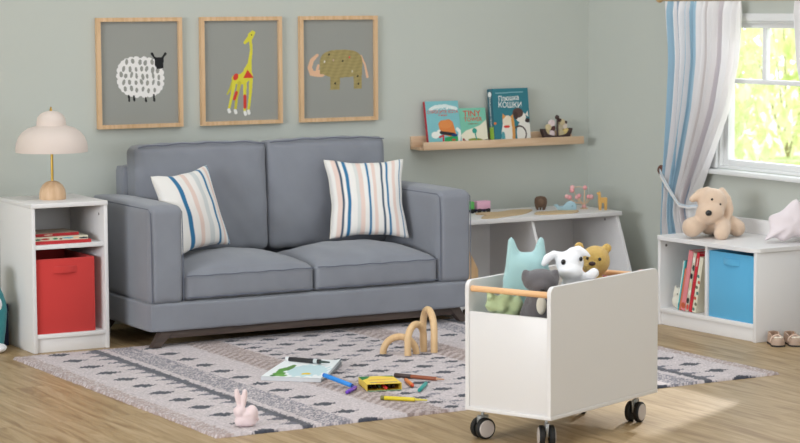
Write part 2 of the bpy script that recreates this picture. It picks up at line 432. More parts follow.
def sheep(c):
    W = (232, 228, 224)
    cx, cy, rx, ry = 140.5, 77.8, 23.2, 19.3
    for i in range(26):
        a = 2 * PI * i / 26
        c.ell(cx + rx * .93 * math.copysign(abs(math.cos(a)) ** .8, math.cos(a)), cy + ry * .92 * math.copysign(abs(math.sin(a)) ** .8, math.sin(a)) + 1.5 * math.cos(a), 3.3, 3.3, W)
    c.ell(cx, cy, rx, ry, W)
    r_ = random.Random(3)
    for j, yy in enumerate((63, 69.5, 76.5, 83.5, 90.5)):
        half = rx * .95 * math.sqrt(max(0, 1 - ((yy - cy) / (ry * 1.12)) ** 2)); n = max(3, int(half * 2 / 5.4))
        for i in range(n):
            x = cx - half + (i + .5) * 2 * half / n + r_.uniform(-.6, .6) + (.8 if j % 2 else -.8)
            c.ell(x, yy + r_.uniform(-1, 1) + .06 * (x - cx), r_.uniform(1.3, 1.9), r_.uniform(2.3, 3.4), (150, 149, 141), r_.uniform(-.3, .3))
    K = (22, 22, 24)
    c.poly([(155.5, 58.5), (165, 58), (164.3, 69.5), (158, 70), (155.5, 66)], K)
    c.seg([(152.8, 54.5), (154.5, 57.5), (158, 61)], [2.6, 2, 3], K); c.seg([(166.6, 54.8), (164.5, 57.5), (162, 61)], [2.8, 2, 3], K)
    for x, y0, y1 in ((128.2, 96.5, 101.5), (133.4, 96.8, 101.2), (145.5, 99, 102.2), (154, 96, 102)): c.seg([(x, y0), (x + .4, y1)], 2, K)
def giraffe(c):
    Y = (214, 204, 62); R = (206, 62, 48); W = (226, 224, 218)
    c.seg([(255, 33), (252, 37), (246, 43)], [3.5, 5.5, 3], Y); c.seg([(254, 31.5), (251, 35), (252.6, 50), (250.6, 64), (248.5, 72)], [2, 3.5, 2.6, 4, 9], Y)
    c.seg([(248, 76), (243, 80), (237, 80)], [11, 11, 10], Y)
    c.seg([(234, 80), (230.5, 90), (227.4, 95)], [3, 2.4, 1.6], (190, 182, 60))
    for p in ([(235, 82), (232.5, 95), (228.8, 111)], [(240, 84), (237, 98), (235.4, 112)], [(245.5, 82), (245.3, 98), (245.2, 114)], [(252, 78), (251, 95), (248.8, 113)]):
        c.seg(p, [4, 3, 2.4], Y if p[0][0] != 240 else (198, 186, 58)); c.seg([p[2], (p[2][0] + .6, p[2][1] + 2)], 3.2, W)
    c.poly([(248.4, 70.5), (244, 78.8), (254.6, 78.8)], R); c.ell(236.3, 77.6, 2.5, 3.6, R, .4)
    c.seg([(236.8, 93.5), (234.6, 100)], 3, R); c.seg([(245.3, 97), (245.3, 109)], 2.8, R)
    c.ell(253, 35.2, .6, .6, (40, 40, 40))
def elephant(c):
    G = (158, 142, 92); P = (222, 178, 144)
    c.seg([(317.8, 55.4), (312.5, 60.5), (310.2, 68), (312.5, 74), (318, 74.5), (322, 73.5)], [2.8, 4, 4.4, 5, 6, 8], P)
    c.seg([(318.8, 66), (317.3, 71.5)], 2.6, P)
    c.seg([(362, 57), (366, 66), (368.4, 78.5)], [1.8, 1.8, 2.6], P)
    c.fill(np.abs((c.U - 341.8) / 21.6) ** 3 + np.abs((c.V - 64.5) / 14.2) ** 2.6 < 1, G); c.poly([(320.3, 63), (363, 62), (363, 76.4), (320.3, 74.8)], G)
    c.poly([(331, 73), (340.6, 73), (340.2, 91), (330.4, 91)], G); c.poly([(354, 72), (363, 68), (362.5, 90.5), (354.6, 90.5)], G)
    m = np.abs(c.C - np.array(lin(G))).sum(-1) < 1e-6
    st = 1 + .09 * np.sin(c.V * 1.9 + np.sin(c.U * .35) * 1.2)[..., None] * .7 + .07 * np.sin(c.U * .9 + c.V * .4)[..., None]
    c.C = np.where(m[..., None], c.C * st, c.C)
    for x, y, q in ((329.6, 54.8, (30, 26, 22)), (343.4, 61.8, (30, 26, 22)), (350.3, 58, (220, 70, 66)), (325, 62.2, (226, 220, 206)), (358.6, 77.6, (30, 26, 22)), (359.2, 85.6, (30, 26, 22)), (335.6, 84.4, (30, 26, 22)), (334, 60.6, (190, 160, 140)), (353, 72.6, (196, 186, 160))):
        c.ell(x, y, .8, 1.2, q, .3)
picture(-2.592, -2.165, .920, 1.435, sheep, 'oak framed picture of a white woolly sheep with black head', (99.5, 179.5, 22, 125))
picture(-2.069, -1.642, .920, 1.435, giraffe, 'oak framed picture of a yellow giraffe with red patches', (204, 279.5, 20.5, 122.3))
picture(-1.545, -1.117, .920, 1.435, elephant, 'oak framed picture of a brown elephant with peach trunk', (303, 374.5, 19.5, 119.5))

# ------------------------------------------------------------------ bedside cabinet
def upright(bm, y0, y1, z0, z1, x0, x1): box(bm, x0, x1, y0, y1, z0, z1, bev=.0015)
CX, CYF = -3.151, -.43
cab = thing('bedside_cabinet', (CX + .174, CYF + .209, 0), 0, 'narrow white open cabinet with lamp on top left of the sofa', 'cabinet')
W2, D2, T = .174, .209, .017
boxes('side_panel', [(-W2, -W2 + T, -D2, D2, 0, .628)], M['white'], cab); boxes('side_panel', [(W2 - T, W2, -D2, D2, 0, .628)], M['white'], cab)
boxes('top_panel', [(-W2 - .001, W2 + .001, -D2 - .004, D2, .628, .648)], M['white'], cab, .003)
boxes('shelf', [(-W2 + T, W2 - T, -D2 + .002, D2 - .006, .449, .467)], M['white'], cab); boxes('bottom_panel', [(-W2 + T, W2 - T, -D2 + .001, D2 - .006, .062, .080)], M['white'], cab)
boxes('plinth', [(-W2 + T, W2 - T, -D2 + .012, -D2 + .028, 0, .062)], M['white'], cab)
boxes('back_panel', [(-W2 + T, W2 - T, D2 - .006, D2, .0, .628)], M['white'], cab, .001)
def cap(parent, loc, axis='x', name='screw_cap'):
    bm = bmesh.new(); lathe(bm, [(0, .0), (.006, .0), (.006, .0012), (0, .0014)], 14)
    o = mesh_obj(name, bm, M['screw'], parent); o.location = loc
    o.rotation_euler = (0, -PI / 2, 0) if axis == '-x' else ((0, PI / 2, 0) if axis == 'x' else (PI / 2, 0, 0)); return o
cap(cab, (W2 - T, -D2 + .06, .585), '-x')

def storage_bin(name, loc, rz, w, d, h, m, hz, label):
    t = thing(name, loc, rz, label, 'storage bin', 'felt storage bins')
    bm = bmesh.new(); th = .004
    for a in ((-w / 2, w / 2, -d / 2, -d / 2 + th, 0, h), (-w / 2, w / 2, d / 2 - th, d / 2, 0, h), (-w / 2, -w / 2 + th, -d / 2 + th, d / 2 - th, 0, h), (w / 2 - th, w / 2, -d / 2 + th, d / 2 - th, 0, h), (-w / 2 + th, w / 2 - th, -d / 2 + th, d / 2 - th, 0, th)): box(bm, *a, bev=.0015)
    mesh_obj('bin_body', bm, m, t)
    bm = bmesh.new(); P = []; 
    for i in range(13):
        a = i / 12; P.append((-.055 + .11 * a, -d / 2 - .001 - .012 * math.sin(PI * a), hz))
    # flat strap loop
    rows = []
    for (x, y, z) in P: rows.append([bm.verts.new((x, y, z - .014)), bm.verts.new((x, y, z + .014)), bm.verts.new((x, y + .003, z + .014)), bm.verts.new((x, y + .003, z - .014))])
    for a, b in zip(rows, rows[1:]):
        for k in range(4): bm.faces.new((a[k], a[(k + 1) % 4], b[(k + 1) % 4], b[k]))
    mesh_obj('handle', bm, m, t)
    return t
storage_bin('red_storage_bin', (-2.998, -.235, .080), 0, .272, .36, .325, M['red'], .277, 'red felt storage bin in the lower half of the bedside cabinet')

# books lying in the cabinet
def flat_book(loc, w, d, t, cm, rz, label, spine_art=None):
    b = thing('book', loc, rz, label, 'book', 'books lying in the bedside cabinet')
    boxes('pages', [(-w / 2 + .004, w / 2 - .004, -d / 2 + .003, d / 2 - .004, .0018, t - .0018)], M['pages'], b, 0)
    bm = bmesh.new(); box(bm, -w / 2, w / 2, -d / 2, d / 2, 0, .0018); box(bm, -w / 2, w / 2, -d / 2, d / 2, t - .0018, t); box(bm, -w / 2, w / 2, -d / 2 - .001, -d / 2 + .0015, 0, t, bev=.0006)
    mesh_obj('cover', bm, cm, b, smooth=False)
    if spine_art:
        c = Canvas(0, 100, 0, 10, .8, spine_art[0]); spine_art[1](c)
        c.build('spine_picture', w - .002, t - .001, M['paint'], b, y=-d / 2 - .0016, z0=.0005)
    return b
M['bookred'] = mat('red_book_cover', (190, 40, 44), .5); M['bookcream'] = mat('cream_book_cover', (206, 202, 180), .5); M['bookbeige'] = mat('taupe_book_cover', (176, 160, 142), .5)
flat_book((-3.0, -.30, .467), .262, .20, .014, M['bookred'], rad(0), 'red book at the bottom of the stack in the bedside cabinet')
def sp(c):
    for x, w, q in ((8, 6, (70, 110, 90)), (22, 8, (170, 60, 50)), (40, 5, (60, 120, 80)), (50, 3, (120, 70, 60)), (66, 14, (120, 170, 180)), (78, 6, (220, 180, 140)), (92, 9, (40, 46, 60))):
        c.ell(x, 5 + (x % 3) - 1, w, 2.2, q)
flat_book((-3.004, -.295, .481), .25, .19, .017, M['bookcream'], rad(-1), 'cream patterned book in the middle of the stack in the bedside cabinet', ((214, 208, 184), sp))
def sp2(c): c.fill(c.U > -1, (170, 40, 46)); c.ell(30, 5, 10, 2, (200, 180, 160))
flat_book((-3.018, -.285, .498), .205, .17, .014, M['bookbeige'], rad(2), 'thin red and taupe book on top of the stack in the bedside cabinet', ((170, 40, 46), sp2))

# ------------------------------------------------------------------ table lamp
LX, LY = -2.985, -.245
lamp = thing('table_lamp', (LX, LY, .648), 0, 'mushroom table lamp with two-tier cream shade on wooden dome base', 'lamp')
bm = bmesh.new(); lathe(bm, [(0, 0), (.056, 0), (.058, .004), (.058, .024), (.054, .045), (.044, .063), (.028, .076), (.012, .081), (0, .082)], 48)
mesh_obj('base', bm, wood('lamp_base_wood', (206, 168, 130), (222, 188, 152), 'z', 40, 6), lamp)
bm = bmesh.new(); tube(bm, [(0, 0, .078), (0, 0, .39)], .0058, 16); mesh_obj('pole', bm, M['gold'], lamp)
k = 229.0; prof = [(36, 152), (36.2, 149), (35.4, 143), (33, 137), (29, 132), (23.5, 128.2), (17, 126.2), (14.7, 125.4), (14.8, 122), (13.6, 117.5), (11, 114), (7, 111.8), (3, 111), (0, 110.9)]
pr_ = [(r / k, (152 - y) / k + .208) for r, y in prof]
inner = [(max(r - .004, 0), z - .004) for r, z in pr_[1:]][::-1]
bm = bmesh.new(); lathe(bm, pr_ + inner + [(pr_[0][0] - .004, pr_[0][1]), pr_[0]], 64); mesh_obj('lamp_shade', bm, M['shade'], lamp, angle=60)
bm = bmesh.new(); lathe(bm, [(0, .386), (.005, .387), (.0065, .392), (.0035, .398), (.0045, .402), (0, .407)], 16); mesh_obj('finial', bm, M['gold'], lamp)

# ------------------------------------------------------------------ sofa
SX0, SX1, SYF, SYB = -2.695, -1.074, -.64, .10
sofa = thing('sofa', ((SX0 + SX1) / 2, (SYF + SYB) / 2, 0), 0, 'grey two-seat fabric sofa with dark wooden legs against the back wall', 'sofa')
SO = Vector(sofa.location)
def cushion_arr(cx, cy, cz, sx, sy, sz, r, n=22, puff=(0, 0, 0, 0), wr=0.0):
    """rounded box whose faces swell. puff = (top, front, back, bottom)"""
    bm = bmesh.new(); g = bmesh.ops.create_cube(bm, size=2.0)
    bmesh.ops.subdivide_edges(bm, edges=bm.edges[:], cuts=n, use_grid_fill=True)
    for v in bm.verts:
        u, w, t = v.co
        p = Vector((u * sx / 2, w * sy / 2, t * sz / 2))
        q = Vector([max(-h + r, min(h - r, c)) for c, h in zip(p, (sx / 2, sy / 2, sz / 2))])
        d = p - q
        if d.length > 1e-9 and sum(abs(c) > 1e-9 for c in d) > 1: p = q + d.normalized() * r
        fx, fy, fz = [(1 - abs(c) ** 2.4) for c in (u, w, t)]
        if t > .99: p.z += puff[0] * (fx * fy) ** .7
        if t < -.99: p.z -= puff[3] * (fx * fy) ** .7
        if w < -.99: p.y -= puff[1] * (fx * fz) ** .7
        if w > .99: p.y += puff[2] * (fx * fz) ** .7
        if wr:
            p += Vector((0, 1, 1)) * wr * (math.sin(p.x * 31 + cx * 7) * math.sin(p.z * 23 + p.y * 19) + .6 * math.sin(p.x * 61 + p.z * 47 + cx * 3))
        v.co = p + Vector((cx, cy, cz)) - SO
    return bm
def sofa_part(name, x0, x1, y0, y1, z0, z1, r, puff=(0, 0, 0, 0), wr=0.0, n=22, tilt=0.0):
    bm = cushion_arr((x0 + x1) / 2, (y0 + y1) / 2, (z0 + z1) / 2, x1 - x0, y1 - y0, z1 - z0, r, n, puff, wr)
    if tilt:
        c = Vector(((x0 + x1) / 2, y1, z0)) - SO
        bmesh.ops.rotate(bm, cent=c, matrix=Matrix.Rotation(-tilt, 3, 'X'), verts=bm.verts)
    return mesh_obj(name, bm, M['sofa'], sofa, angle=50)
def pipe(parent, pts, r=.0028, closed=False, name='piping'):
    bm = bmesh.new(); tube(bm, [Vector(p) - SO for p in pts], r, 6, closed); return mesh_obj(name, bm, M['piping'], parent)
sofa_part('sofa_base', SX0, SX1, SYF, SYB, .080, .207, .014, (0, .004, 0, 0), .0006, 26)
arms = []
for x0, x1 in ((SX0 + .004, -2.532), (-1.250, SX1 - .002)):
    bm = bmesh.new()
    a = sofa_part('armrest', x0, x1, SYF + .004, SYB - .02, .200, .628, .030, (.010, .006, 0, 0), .0007, 24)
    s = -1 if x0 < -2 else 1
    for xs in (x0 + .006, x1 - .006):
        P = [(xs, SYB - .03, .627 - .012), (xs, SYF + .035, .627 - .012), (xs, SYF + .012, .600), (xs, SYF + .006, .50), (xs, SYF + .005, .212)]
        if True: pipe(a, P, .0022)
sofa_part('back_frame', -2.555, -1.215, .0, SYB, .20, .762, .02)
for i, (x0, x1) in enumerate(((-2.535, -1.877), (-1.873, -1.243))):
    c = sofa_part('back_cushion', x0, x1, -.135, -.002, .345, .850, .03, (.012, .03, 0, 0), .0022, 30, rad(3))
    z = .850; pts = []
    for j in range(25):
        q = j / 24; xx = x0 + .012 + (x1 - x0 - .024) * q
        pts.append((xx, -.112, z - .001 + .011 * (1 - abs(2 * q - 1) ** 2.4) ** .7 + .0022 * math.sin(xx * 40)))
    pipe(c, pts, .003)
for i, (x0, x1) in enumerate(((-2.528, -1.896), (-1.888, -1.256))):
    c = sofa_part('seat_cushion', x0, x1, -.628, -.125, .209, .325, .022, (.070, .012, 0, 0), .0016, 30)
    for zz, yy in ((.318, -.636), (.222, -.634)):
        pts = [(x0 + .006 + (x1 - x0 - .012) * j / 24, yy - .006 * (1 - abs(j / 12 - 1) ** 3), zz + .0015 * math.sin(j * 1.3 + i)) for j in range(25)]
        pipe(c, pts, .0026)
# wooden underframe and splayed legs
boxes('wood_rail', [(SX0 + .09 - SO.x, SX1 - .06 - SO.x, SYF + .03 - SO.y, SYF + .065 - SO.y, .048, .081), (SX0 + .09 - SO.x, SX1 - .06 - SO.x, SYB - .09 - SO.y, SYB - .055 - SO.y, .048, .081)], M['darkwood'], sofa)
for sx, X in ((-1, SX0 + .035), (1, SX1 - .03)):
    for y0 in (SYF + .025, SYB - .095):
        bm = bmesh.new(); a = X - SO.x; b = X - sx * .055 - SO.x
        prism(bm, [(a - .019, .0115 if y0 < -.5 else 0), (a + .019, .0115 if y0 < -.5 else 0), (b + .03, .081), (b - .03, .081)], 'y', y0 - SO.y, y0 + .045 - SO.y, bev=.002)
        mesh_obj('leg', bm, M['darkwood'], sofa, smooth=False)

# striped throw pillows
STR1 = [(0, (232, 228, 222)), (.06, (226, 202, 190)), (.12, (66, 84, 104)), (.15, (232, 228, 222)), (.19, (44, 112, 154)), (.245, (232, 228, 222)), (.33, (212, 212, 208)), (.37, (226, 202, 190)), (.43, (232, 228, 222)),
        (.49, (44, 112, 154)), (.515, (232, 228, 222)), (.56, (226, 202, 190)), (.60, (232, 228, 222)), (.67, (66, 84, 104)), (.70, (232, 228, 222)), (.745, (44, 112, 154)), (.78, (232, 228, 222)), (.83, (226, 202, 190)), (.87, (232, 228, 222)), (.93, (44, 112, 154)), (.955, (232, 228, 222))]
STR2 = [(0, (232, 228, 222)), (.22, (44, 112, 154)), (.29, (236, 230, 224)), (.42, (226, 202, 190)), (.49, (236, 230, 224)), (.58, (208, 210, 208)), (.68, (236, 232, 226)), (.76, (44, 112, 154)), (.81, (232, 228, 222)), (.86, (226, 202, 190)), (.90, (232, 228, 222)), (.95, (44, 112, 154)), (.985, (232, 228, 222))]
M['pillow'] = colmat('striped_cotton', .85, (350, .3, .001), sheen=.2)
def throw_pillow(loc, rot, size, stripes, label):
    t = thing('throw_pillow', loc, 0, label, 'pillow', 'striped pillows on the sofa', rot=rot)
    n = 70; u = np.linspace(-1, 1, n); U, V = np.meshgrid(u, u)
    def side(sg):
        pinchx = 1 - .11 * (1 - V ** 2) ** 1.3 + .008 * np.sin(V * 9); pinchy = 1 - .10 * (1 - U ** 2) ** 1.3 + .008 * np.sin(U * 8 + 1)
        X = U * size / 2 * pinchx; Z = V * size / 2 * pinchy
        th = .062 * np.clip((1 - U ** 2) * (1 - V ** 2), 0, 1) ** .42
        th = th * (1 + .05 * np.sin(U * 7 + V * 3) * np.sin(V * 6 - U * 2))
        return np.stack([X, sg * th, Z + size / 2], -1)
    A = side(-1); B = side(1)
    me_pts = np.vstack([A.reshape(-1, 3), B.reshape(-1, 3)])
    i = np.arange(n - 1)[None, :]; j = np.arange(n - 1)[:, None]
    q = np.stack([j * n + i, j * n + i + 1, (j + 1) * n + i + 1, (j + 1) * n + i], -1).reshape(-1, 4)
    faces = q.tolist() + (q[:, ::-1] + n * n).tolist()
    me = bpy.data.meshes.new('cover'); me.from_pydata(me_pts.tolist(), [], faces)
    pos = np.array([s[0] for s in stripes]); cols = np.array([lin(s[1]) for s in stripes])
    f = (U + 1) / 2; idx = np.clip(np.searchsorted(pos, f.ravel(), side='right') - 1, 0, len(pos) - 1)
    setcol(me, np.vstack([cols[idx], cols[idx]]))
    me.polygons.foreach_set('use_smooth', [True] * len(me.polygons)); me.materials.append(M['pillow'])
    o = bpy.data.objects.new('cover', me); link(o, t)
    w = o.modifiers.new('w', 'WELD'); w.merge_threshold = .0008
    bm = bmesh.new(); zz = [(-1 + 2 * k / 30) for k in range(31)]
    pts = [((-1) * size / 2 * (1 - .11 * (1 - z * z) ** 1.3 + .008 * math.sin(z * 9)) , 0, z * size / 2 + size / 2) for z in zz]
    tube(bm, pts, .0016, 5); mesh_obj('seam', bm, M['pages'], t)
    return t
throw_pillow((-2.330, -.385, .396), (rad(-18), rad(-4), rad(25)), .375, STR2, 'pillow with few broad blue stripes leaning on the left end of sofa')
throw_pillow((-1.468, -.36, .400), (rad(-20), rad(1), rad(-14)), .385, STR1, 'pillow with many narrow blue and peach stripes on right seat')

# ------------------------------------------------------------------ wall shelf and its books
ledge = thing('picture_ledge', (-.4365, YW, .765), 0, 'light oak picture ledge mounted on the back wall', 'shelf')
lw = .4865
boxes('ledge_back', [(-lw, lw - .012, -.013, 0, 0, .066)], M['oak'], ledge); boxes('ledge_base', [(-lw + .001, lw - .001, -.098, -.013, 0, .012)], M['oak'], ledge, .001)
boxes('ledge_lip', [(-lw + .015, lw, -.112, -.098, 0, .040)], M['oak'], ledge)

def standing_book(loc, w, h, t, rot, cover, canvas, label, titles, spine=None):
    b = thing('picture_book', loc, 0, label, 'book', 'picture books on the wall ledge', rot=rot)
    boxes('pages', [(-w / 2 + .003, w / 2 - .004, .002, t - .002, .003, h - .003)], M['pages'], b, 0)
    bm = bmesh.new(); box(bm, -w / 2, w / 2, 0, .002, 0, h); box(bm, -w / 2, w / 2, t - .002, t, 0, h); box(bm, -w / 2 - .0015, -w / 2 + .001, 0, t, 0, h, bev=.0005)
    mesh_obj('cover', bm, cover, b, smooth=False)
    canvas.build('cover_picture', w, h, M['paint'], b, y=-.0006)
    for (s, size, m, x, z, sx, rz) in titles: text('title', s, size, m, b, (x, -.0010, z), sx=sx, bold=size * .008, rotz=rz)
    if spine: spine(b, w, h, t)
    return b
def ink(name, c): return mat(name, c, .6)
I_w, I_r, I_b = ink('white_ink', (236, 236, 230)), ink('red_ink', (206, 70, 52)), ink('brown_ink', (150, 90, 60))
# first book: orange loaf above a white cat and a green crocodile
c = Canvas(0, 100, 0, 122, .9, (126, 186, 190))
c.seg([(14, 22), (30, 15), (60, 13), (92, 21)], 9, (214, 226, 222))
c.poly([(34, 60), (42, 52), (68, 49), (78, 56), (86, 92), (70, 96), (38, 88)], (214, 128, 66)); c.ell(56, 62, 20, 11, (218, 136, 74))
c.ell(22, 90, 12, 9, (232, 232, 222)); c.ell(34, 84, 7, 8, (232, 232, 222)); c.seg([(90, 76), (98, 84), (92, 104)], 9, (226, 230, 222)); c.seg([(40, 84), (78, 90)], 9, (40, 40, 46))
c.poly([(50, 98), (70, 94), (90, 96), (88, 121), (46, 121)], (46, 156, 92)); c.seg([(34, 96), (46, 92), (44, 116)], 5, (196, 52, 62)); c.ell(80, 92, 9, 4, (36, 60, 110)); c.ell(76, 104, 6, 2.5, (200, 80, 60)); c.ell(14, 112, 6, 6, (110, 200, 200))
standing_book((-.763, YW - .082, .777), .192, .232, .018, (rad(-11), 0, 0), mat('crimson_cover', (176, 40, 54), .5), c, 'turquoise picture book with orange shape and red spine, leftmost on ledge',
              [('спросите', .024, I_w, .0, .196, 1.25, 0), ('СПРОСИТЕ КОТА', .0215, I_r, .0, .176, .98, 0), ('о море', .015, I_r, 0, .160, 1, 0)])
# second book: small, mint cover with sunlit hill and tree
c = Canvas(0, 100, 0, 125, .9, (122, 190, 164))
c.poly([(0, 88), (20, 74), (50, 66), (74, 58), (96, 42), (100, 40), (100, 125), (0, 125)], (228, 222, 198)); c.ell(50, 118, 40, 18, (140, 150, 70)); c.ell(52, 76, 9, 9, (60, 158, 140)); c.seg([(53, 82), (56, 102)], 5, (60, 158, 140))
c.ell(92, 112, 12, 6, (90, 70, 60)); c.ell(12, 112, 8, 6, (96, 60, 56)); c.ell(22, 108, 4, 4, (230, 226, 220)); c.ell(8, 104, 4, 5, (150, 60, 60))
standing_book((-.588, YW - .080, .777), .156, .192, .012, (rad(-11), 0, 0), mat('mint_cover', (120, 186, 160), .5), c, 'small mint green picture book with red title, middle of ledge',
              [('TINY', .044, I_r, -.004, .162, 1.05, 0), ('TOWER', .030, I_r, .0, .133, 1.0, 0), ('a little story', .012, I_b, 0, .112, 1, 0)])
# third book: tall teal cover with two cats
c = Canvas(0, 100, 0, 126, .8, (54, 122, 134))
c.seg([(10, 10), (85, 9)], 1.6, (150, 190, 196))
c.poly([(18, 126), (20, 96), (26, 72), (34, 62), (50, 64), (52, 90), (54, 126)], (232, 226, 212)); c.ell(38, 74, 14, 13, (234, 220, 196)); c.poly([(24, 70), (25, 56), (34, 63)], (214, 150, 76)); c.poly([(46, 64), (54, 58), (55, 74)], (214, 150, 76)); c.seg([(52, 70), (54, 96), (52, 124)], 8, (214, 152, 80))
c.ell(35, 86, 9, 3, (216, 70, 60)); c.ell(24, 108, 5, 12, (90, 160, 166)); c.seg([(25, 96), (26, 92)], 4, (230, 230, 220))
c.ell(84, 104, 22, 32, (230, 226, 216)); c.ell(76, 66, 14, 12, (232, 226, 214)); c.ell(68, 56, 15, 11, (88, 66, 60)); c.ell(62, 62, 6, 9, (70, 52, 48)); c.ell(94, 74, 7, 5, (60, 48, 46)); c.poly([(88, 60), (96, 52), (97, 66)], (228, 222, 210))
for i in range(40):
    a = -2.2 + i / 39 * 4.4; c.ell(70 + 18 * math.cos(a), 104 + 18 * math.sin(a), 1.9, 1.9, (80, 62, 58))
c.ell(2, 78, 5, 3, (214, 120, 60))
def spine3(b, w, h, t):
    bm = bmesh.new(); box(bm, -w / 2 - .0022, -w / 2 - .0014, .003, t - .004, .004, h * .32); mesh_obj('spine_picture', bm, mat('lime_spine', (150, 186, 70), .6), b, smooth=False)
    bm = bmesh.new(); ball(bm, (-w / 2 - .0018, t / 2, h * .9), (.0008, t * .38, .014), 2); mesh_obj('spine_cat', bm, I_w, b)
    o = text('spine_title', 'Плюшевые кошки', .019, I_w, b, (-w / 2 - .0020, t / 2, h * .58), sx=1); o.rotation_euler = (PI / 2, PI / 2, -PI / 2); o.rotation_mode = 'XYZ'
standing_book((-.368, YW - .088, .777), .228, .285, .040, (rad(-6), 0, rad(5)), mat('teal_cover', (44, 96, 110), .5), c, 'tall dark teal picture book with two cats and white lettering',
              [('Плюшка', .037, I_w, -.012, .234, .88, rad(-2)), ('КОШКИ', .040, I_w, -.006, .199, 1.0, rad(2))], spine3)

# wooden ship toy carrying wooden discs
ship = thing('wooden_ship_toy', (-.093, YW - .066, .777), 0, 'dark wooden balancing ship toy loaded with round discs, right end of ledge', 'toy')
bm = bmesh.new(); out = []
for i in range(21):
    a = PI + i / 20 * PI; out.append((.093 * math.cos(a) * (1.0 if True else 1), .052 + .050 * math.sin(a) if abs(math.cos(a)) < .8 else .052 + .05 * math.sin(a) + .018 * (abs(math.cos(a)) - .8) / .2))
inn = [(x * .78, z * .55 + .032) for x, z in out][::-1]
prism(bm, out + inn, 'y', -.014, .014, bev=.0015); M['shipwood'] = mat('dark_toy_wood', (66, 50, 46), .6); mesh_obj('hull', bm, M['shipwood'], ship)
bm = bmesh.new(); tube(bm, [(0, -.011, .02), (0, -.011, .122)], .0052, 10); ball(bm, (0, -.009, .128), .0125, 2); mesh_obj('mast', bm, M['shipwood'], ship)
for x, z, r, q in ((-.062, .050, .019, (204, 186, 140)), (-.030, .044, .018, (226, 206, 206)), (-.048, .078, .016, (210, 192, 150)), (-.028, .098, .018, (228, 208, 206)), (-.022, .072, .014, (92, 58, 54)), (.028, .044, .018, (196, 180, 142)), (.060, .052, .019, (212, 188, 120)),
                   (.022, .074, .018, (188, 176, 148)), (.050, .082, .015, (222, 206, 190)), (.034, .100, .018, (204, 186, 146)), (.020, .112, .010, (84, 54, 50)), (.056, .100, .009, (70, 50, 46))):
    bm = bmesh.new(); lathe(bm, [(0, -.008), (r - .002, -.008), (r, -.006), (r, .006), (r - .002, .008), (0, .008)], 20, mtx=Matrix.Translation((x, 0, z)) @ Matrix.Rotation(PI / 2, 4, 'X'))
    mesh_obj('disc', bm, mat('disc_paint', q, .5), ship)

# ------------------------------------------------------------------ low toy shelf right of the sofa
low = thing('toy_shelf_unit', (-.50, -.12, 0), 0, 'low white toy shelf unit with slanted sides behind the toy cart', 'shelf unit')
def lowpanel(x0, x1):
    bm = bmesh.new(); prism(bm, [(.19, 0), (-.385, 0), (-.375, .05), (-.205, .432), (.19, .432)], 'x', x0, x1, bev=.0015); return bm
XL0, XL1 = -.56, .468
mesh_obj('side_panel', lowpanel(XL0, XL0 + .017), M['white'], low, smooth=False); mesh_obj('side_panel', lowpanel(XL1 - .017, XL1), M['white'], low, smooth=False)
mesh_obj('divider', lowpanel(-.052, -.036), M['white'], low, smooth=False)
boxes('top_panel', [(XL0 - .004, XL1 + .006, -.228, .20, .432, .455)], M['white'], low, .003)
boxes('back_panel', [(XL0 + .017, XL1 - .017, .18, .188, .0, .432)], M['white'], low, .001)
boxes('bottom_panel', [(XL0 + .017, -.052, -.35, .18, .045, .062), (-.036, XL1 - .017, -.35, .18, .045, .062)], M['white'], low)
boxes('front_board', [(XL0 + .017, -.052, -.352, -.336, .062, .13), (-.036, XL1 - .017, -.352, -.336, .062, .13)], M['white'], low)
cap(low, (XL1 - .017, -.11, .405), '-x')
ZT = .455
# wooden block inside the left bay
t = thing('wooden_house_block', (-.815, -.13, .062), rad(10), 'pale wooden house shaped toy inside the left bay of the toy shelf', 'toy')
bm = bmesh.new(); prism(bm, [(-.06, 0), (.06, 0), (.06, .125), (0, .225), (-.06, .125)], 'y', -.035, .035, bev=.002); mesh_obj('house_wall', bm, M['beech'], t, smooth=False)
bm = bmesh.new(); prism(bm, [(-.016, .0), (.016, .0), (.016, .05), (-.016, .05)], 'y', -.0365, -.035); mesh_obj('door', bm, M['darkwood'], t, smooth=False)
# toy train
def wagon(x, col, l, label, cat='toy train wagon'):
    t = thing('toy_train_wagon', (x, -.035, ZT), 0, label, cat, 'toy train wagons')
    boxes('wagon_body', [(-l / 2, l / 2, -.022, .022, .018, .058)], mat('wagon_paint', col, .5), t, .003)
    boxes('chassis', [(-l / 2 - .003, l / 2 + .003, -.015, .015, .009, .018)], M['navy'], t, .001)
    for a in (-1, 1):
        for b in (-1, 1):
            bm = bmesh.new(); lathe(bm, [(0, -.004), (.011, -.004), (.011, .004), (0, .004)], 16, mtx=Matrix.Translation((a * l * .33, b * .021, .011)) @ Matrix.Rotation(PI / 2, 4, 'X')); mesh_obj('wheel', bm, M['tyre'], t)
wagon(-.658, (228, 176, 200), .078, 'pink toy train wagon on the toy shelf unit'); wagon(-.748, (96, 178, 92), .07, 'green toy train wagon half hidden by the sofa arm')
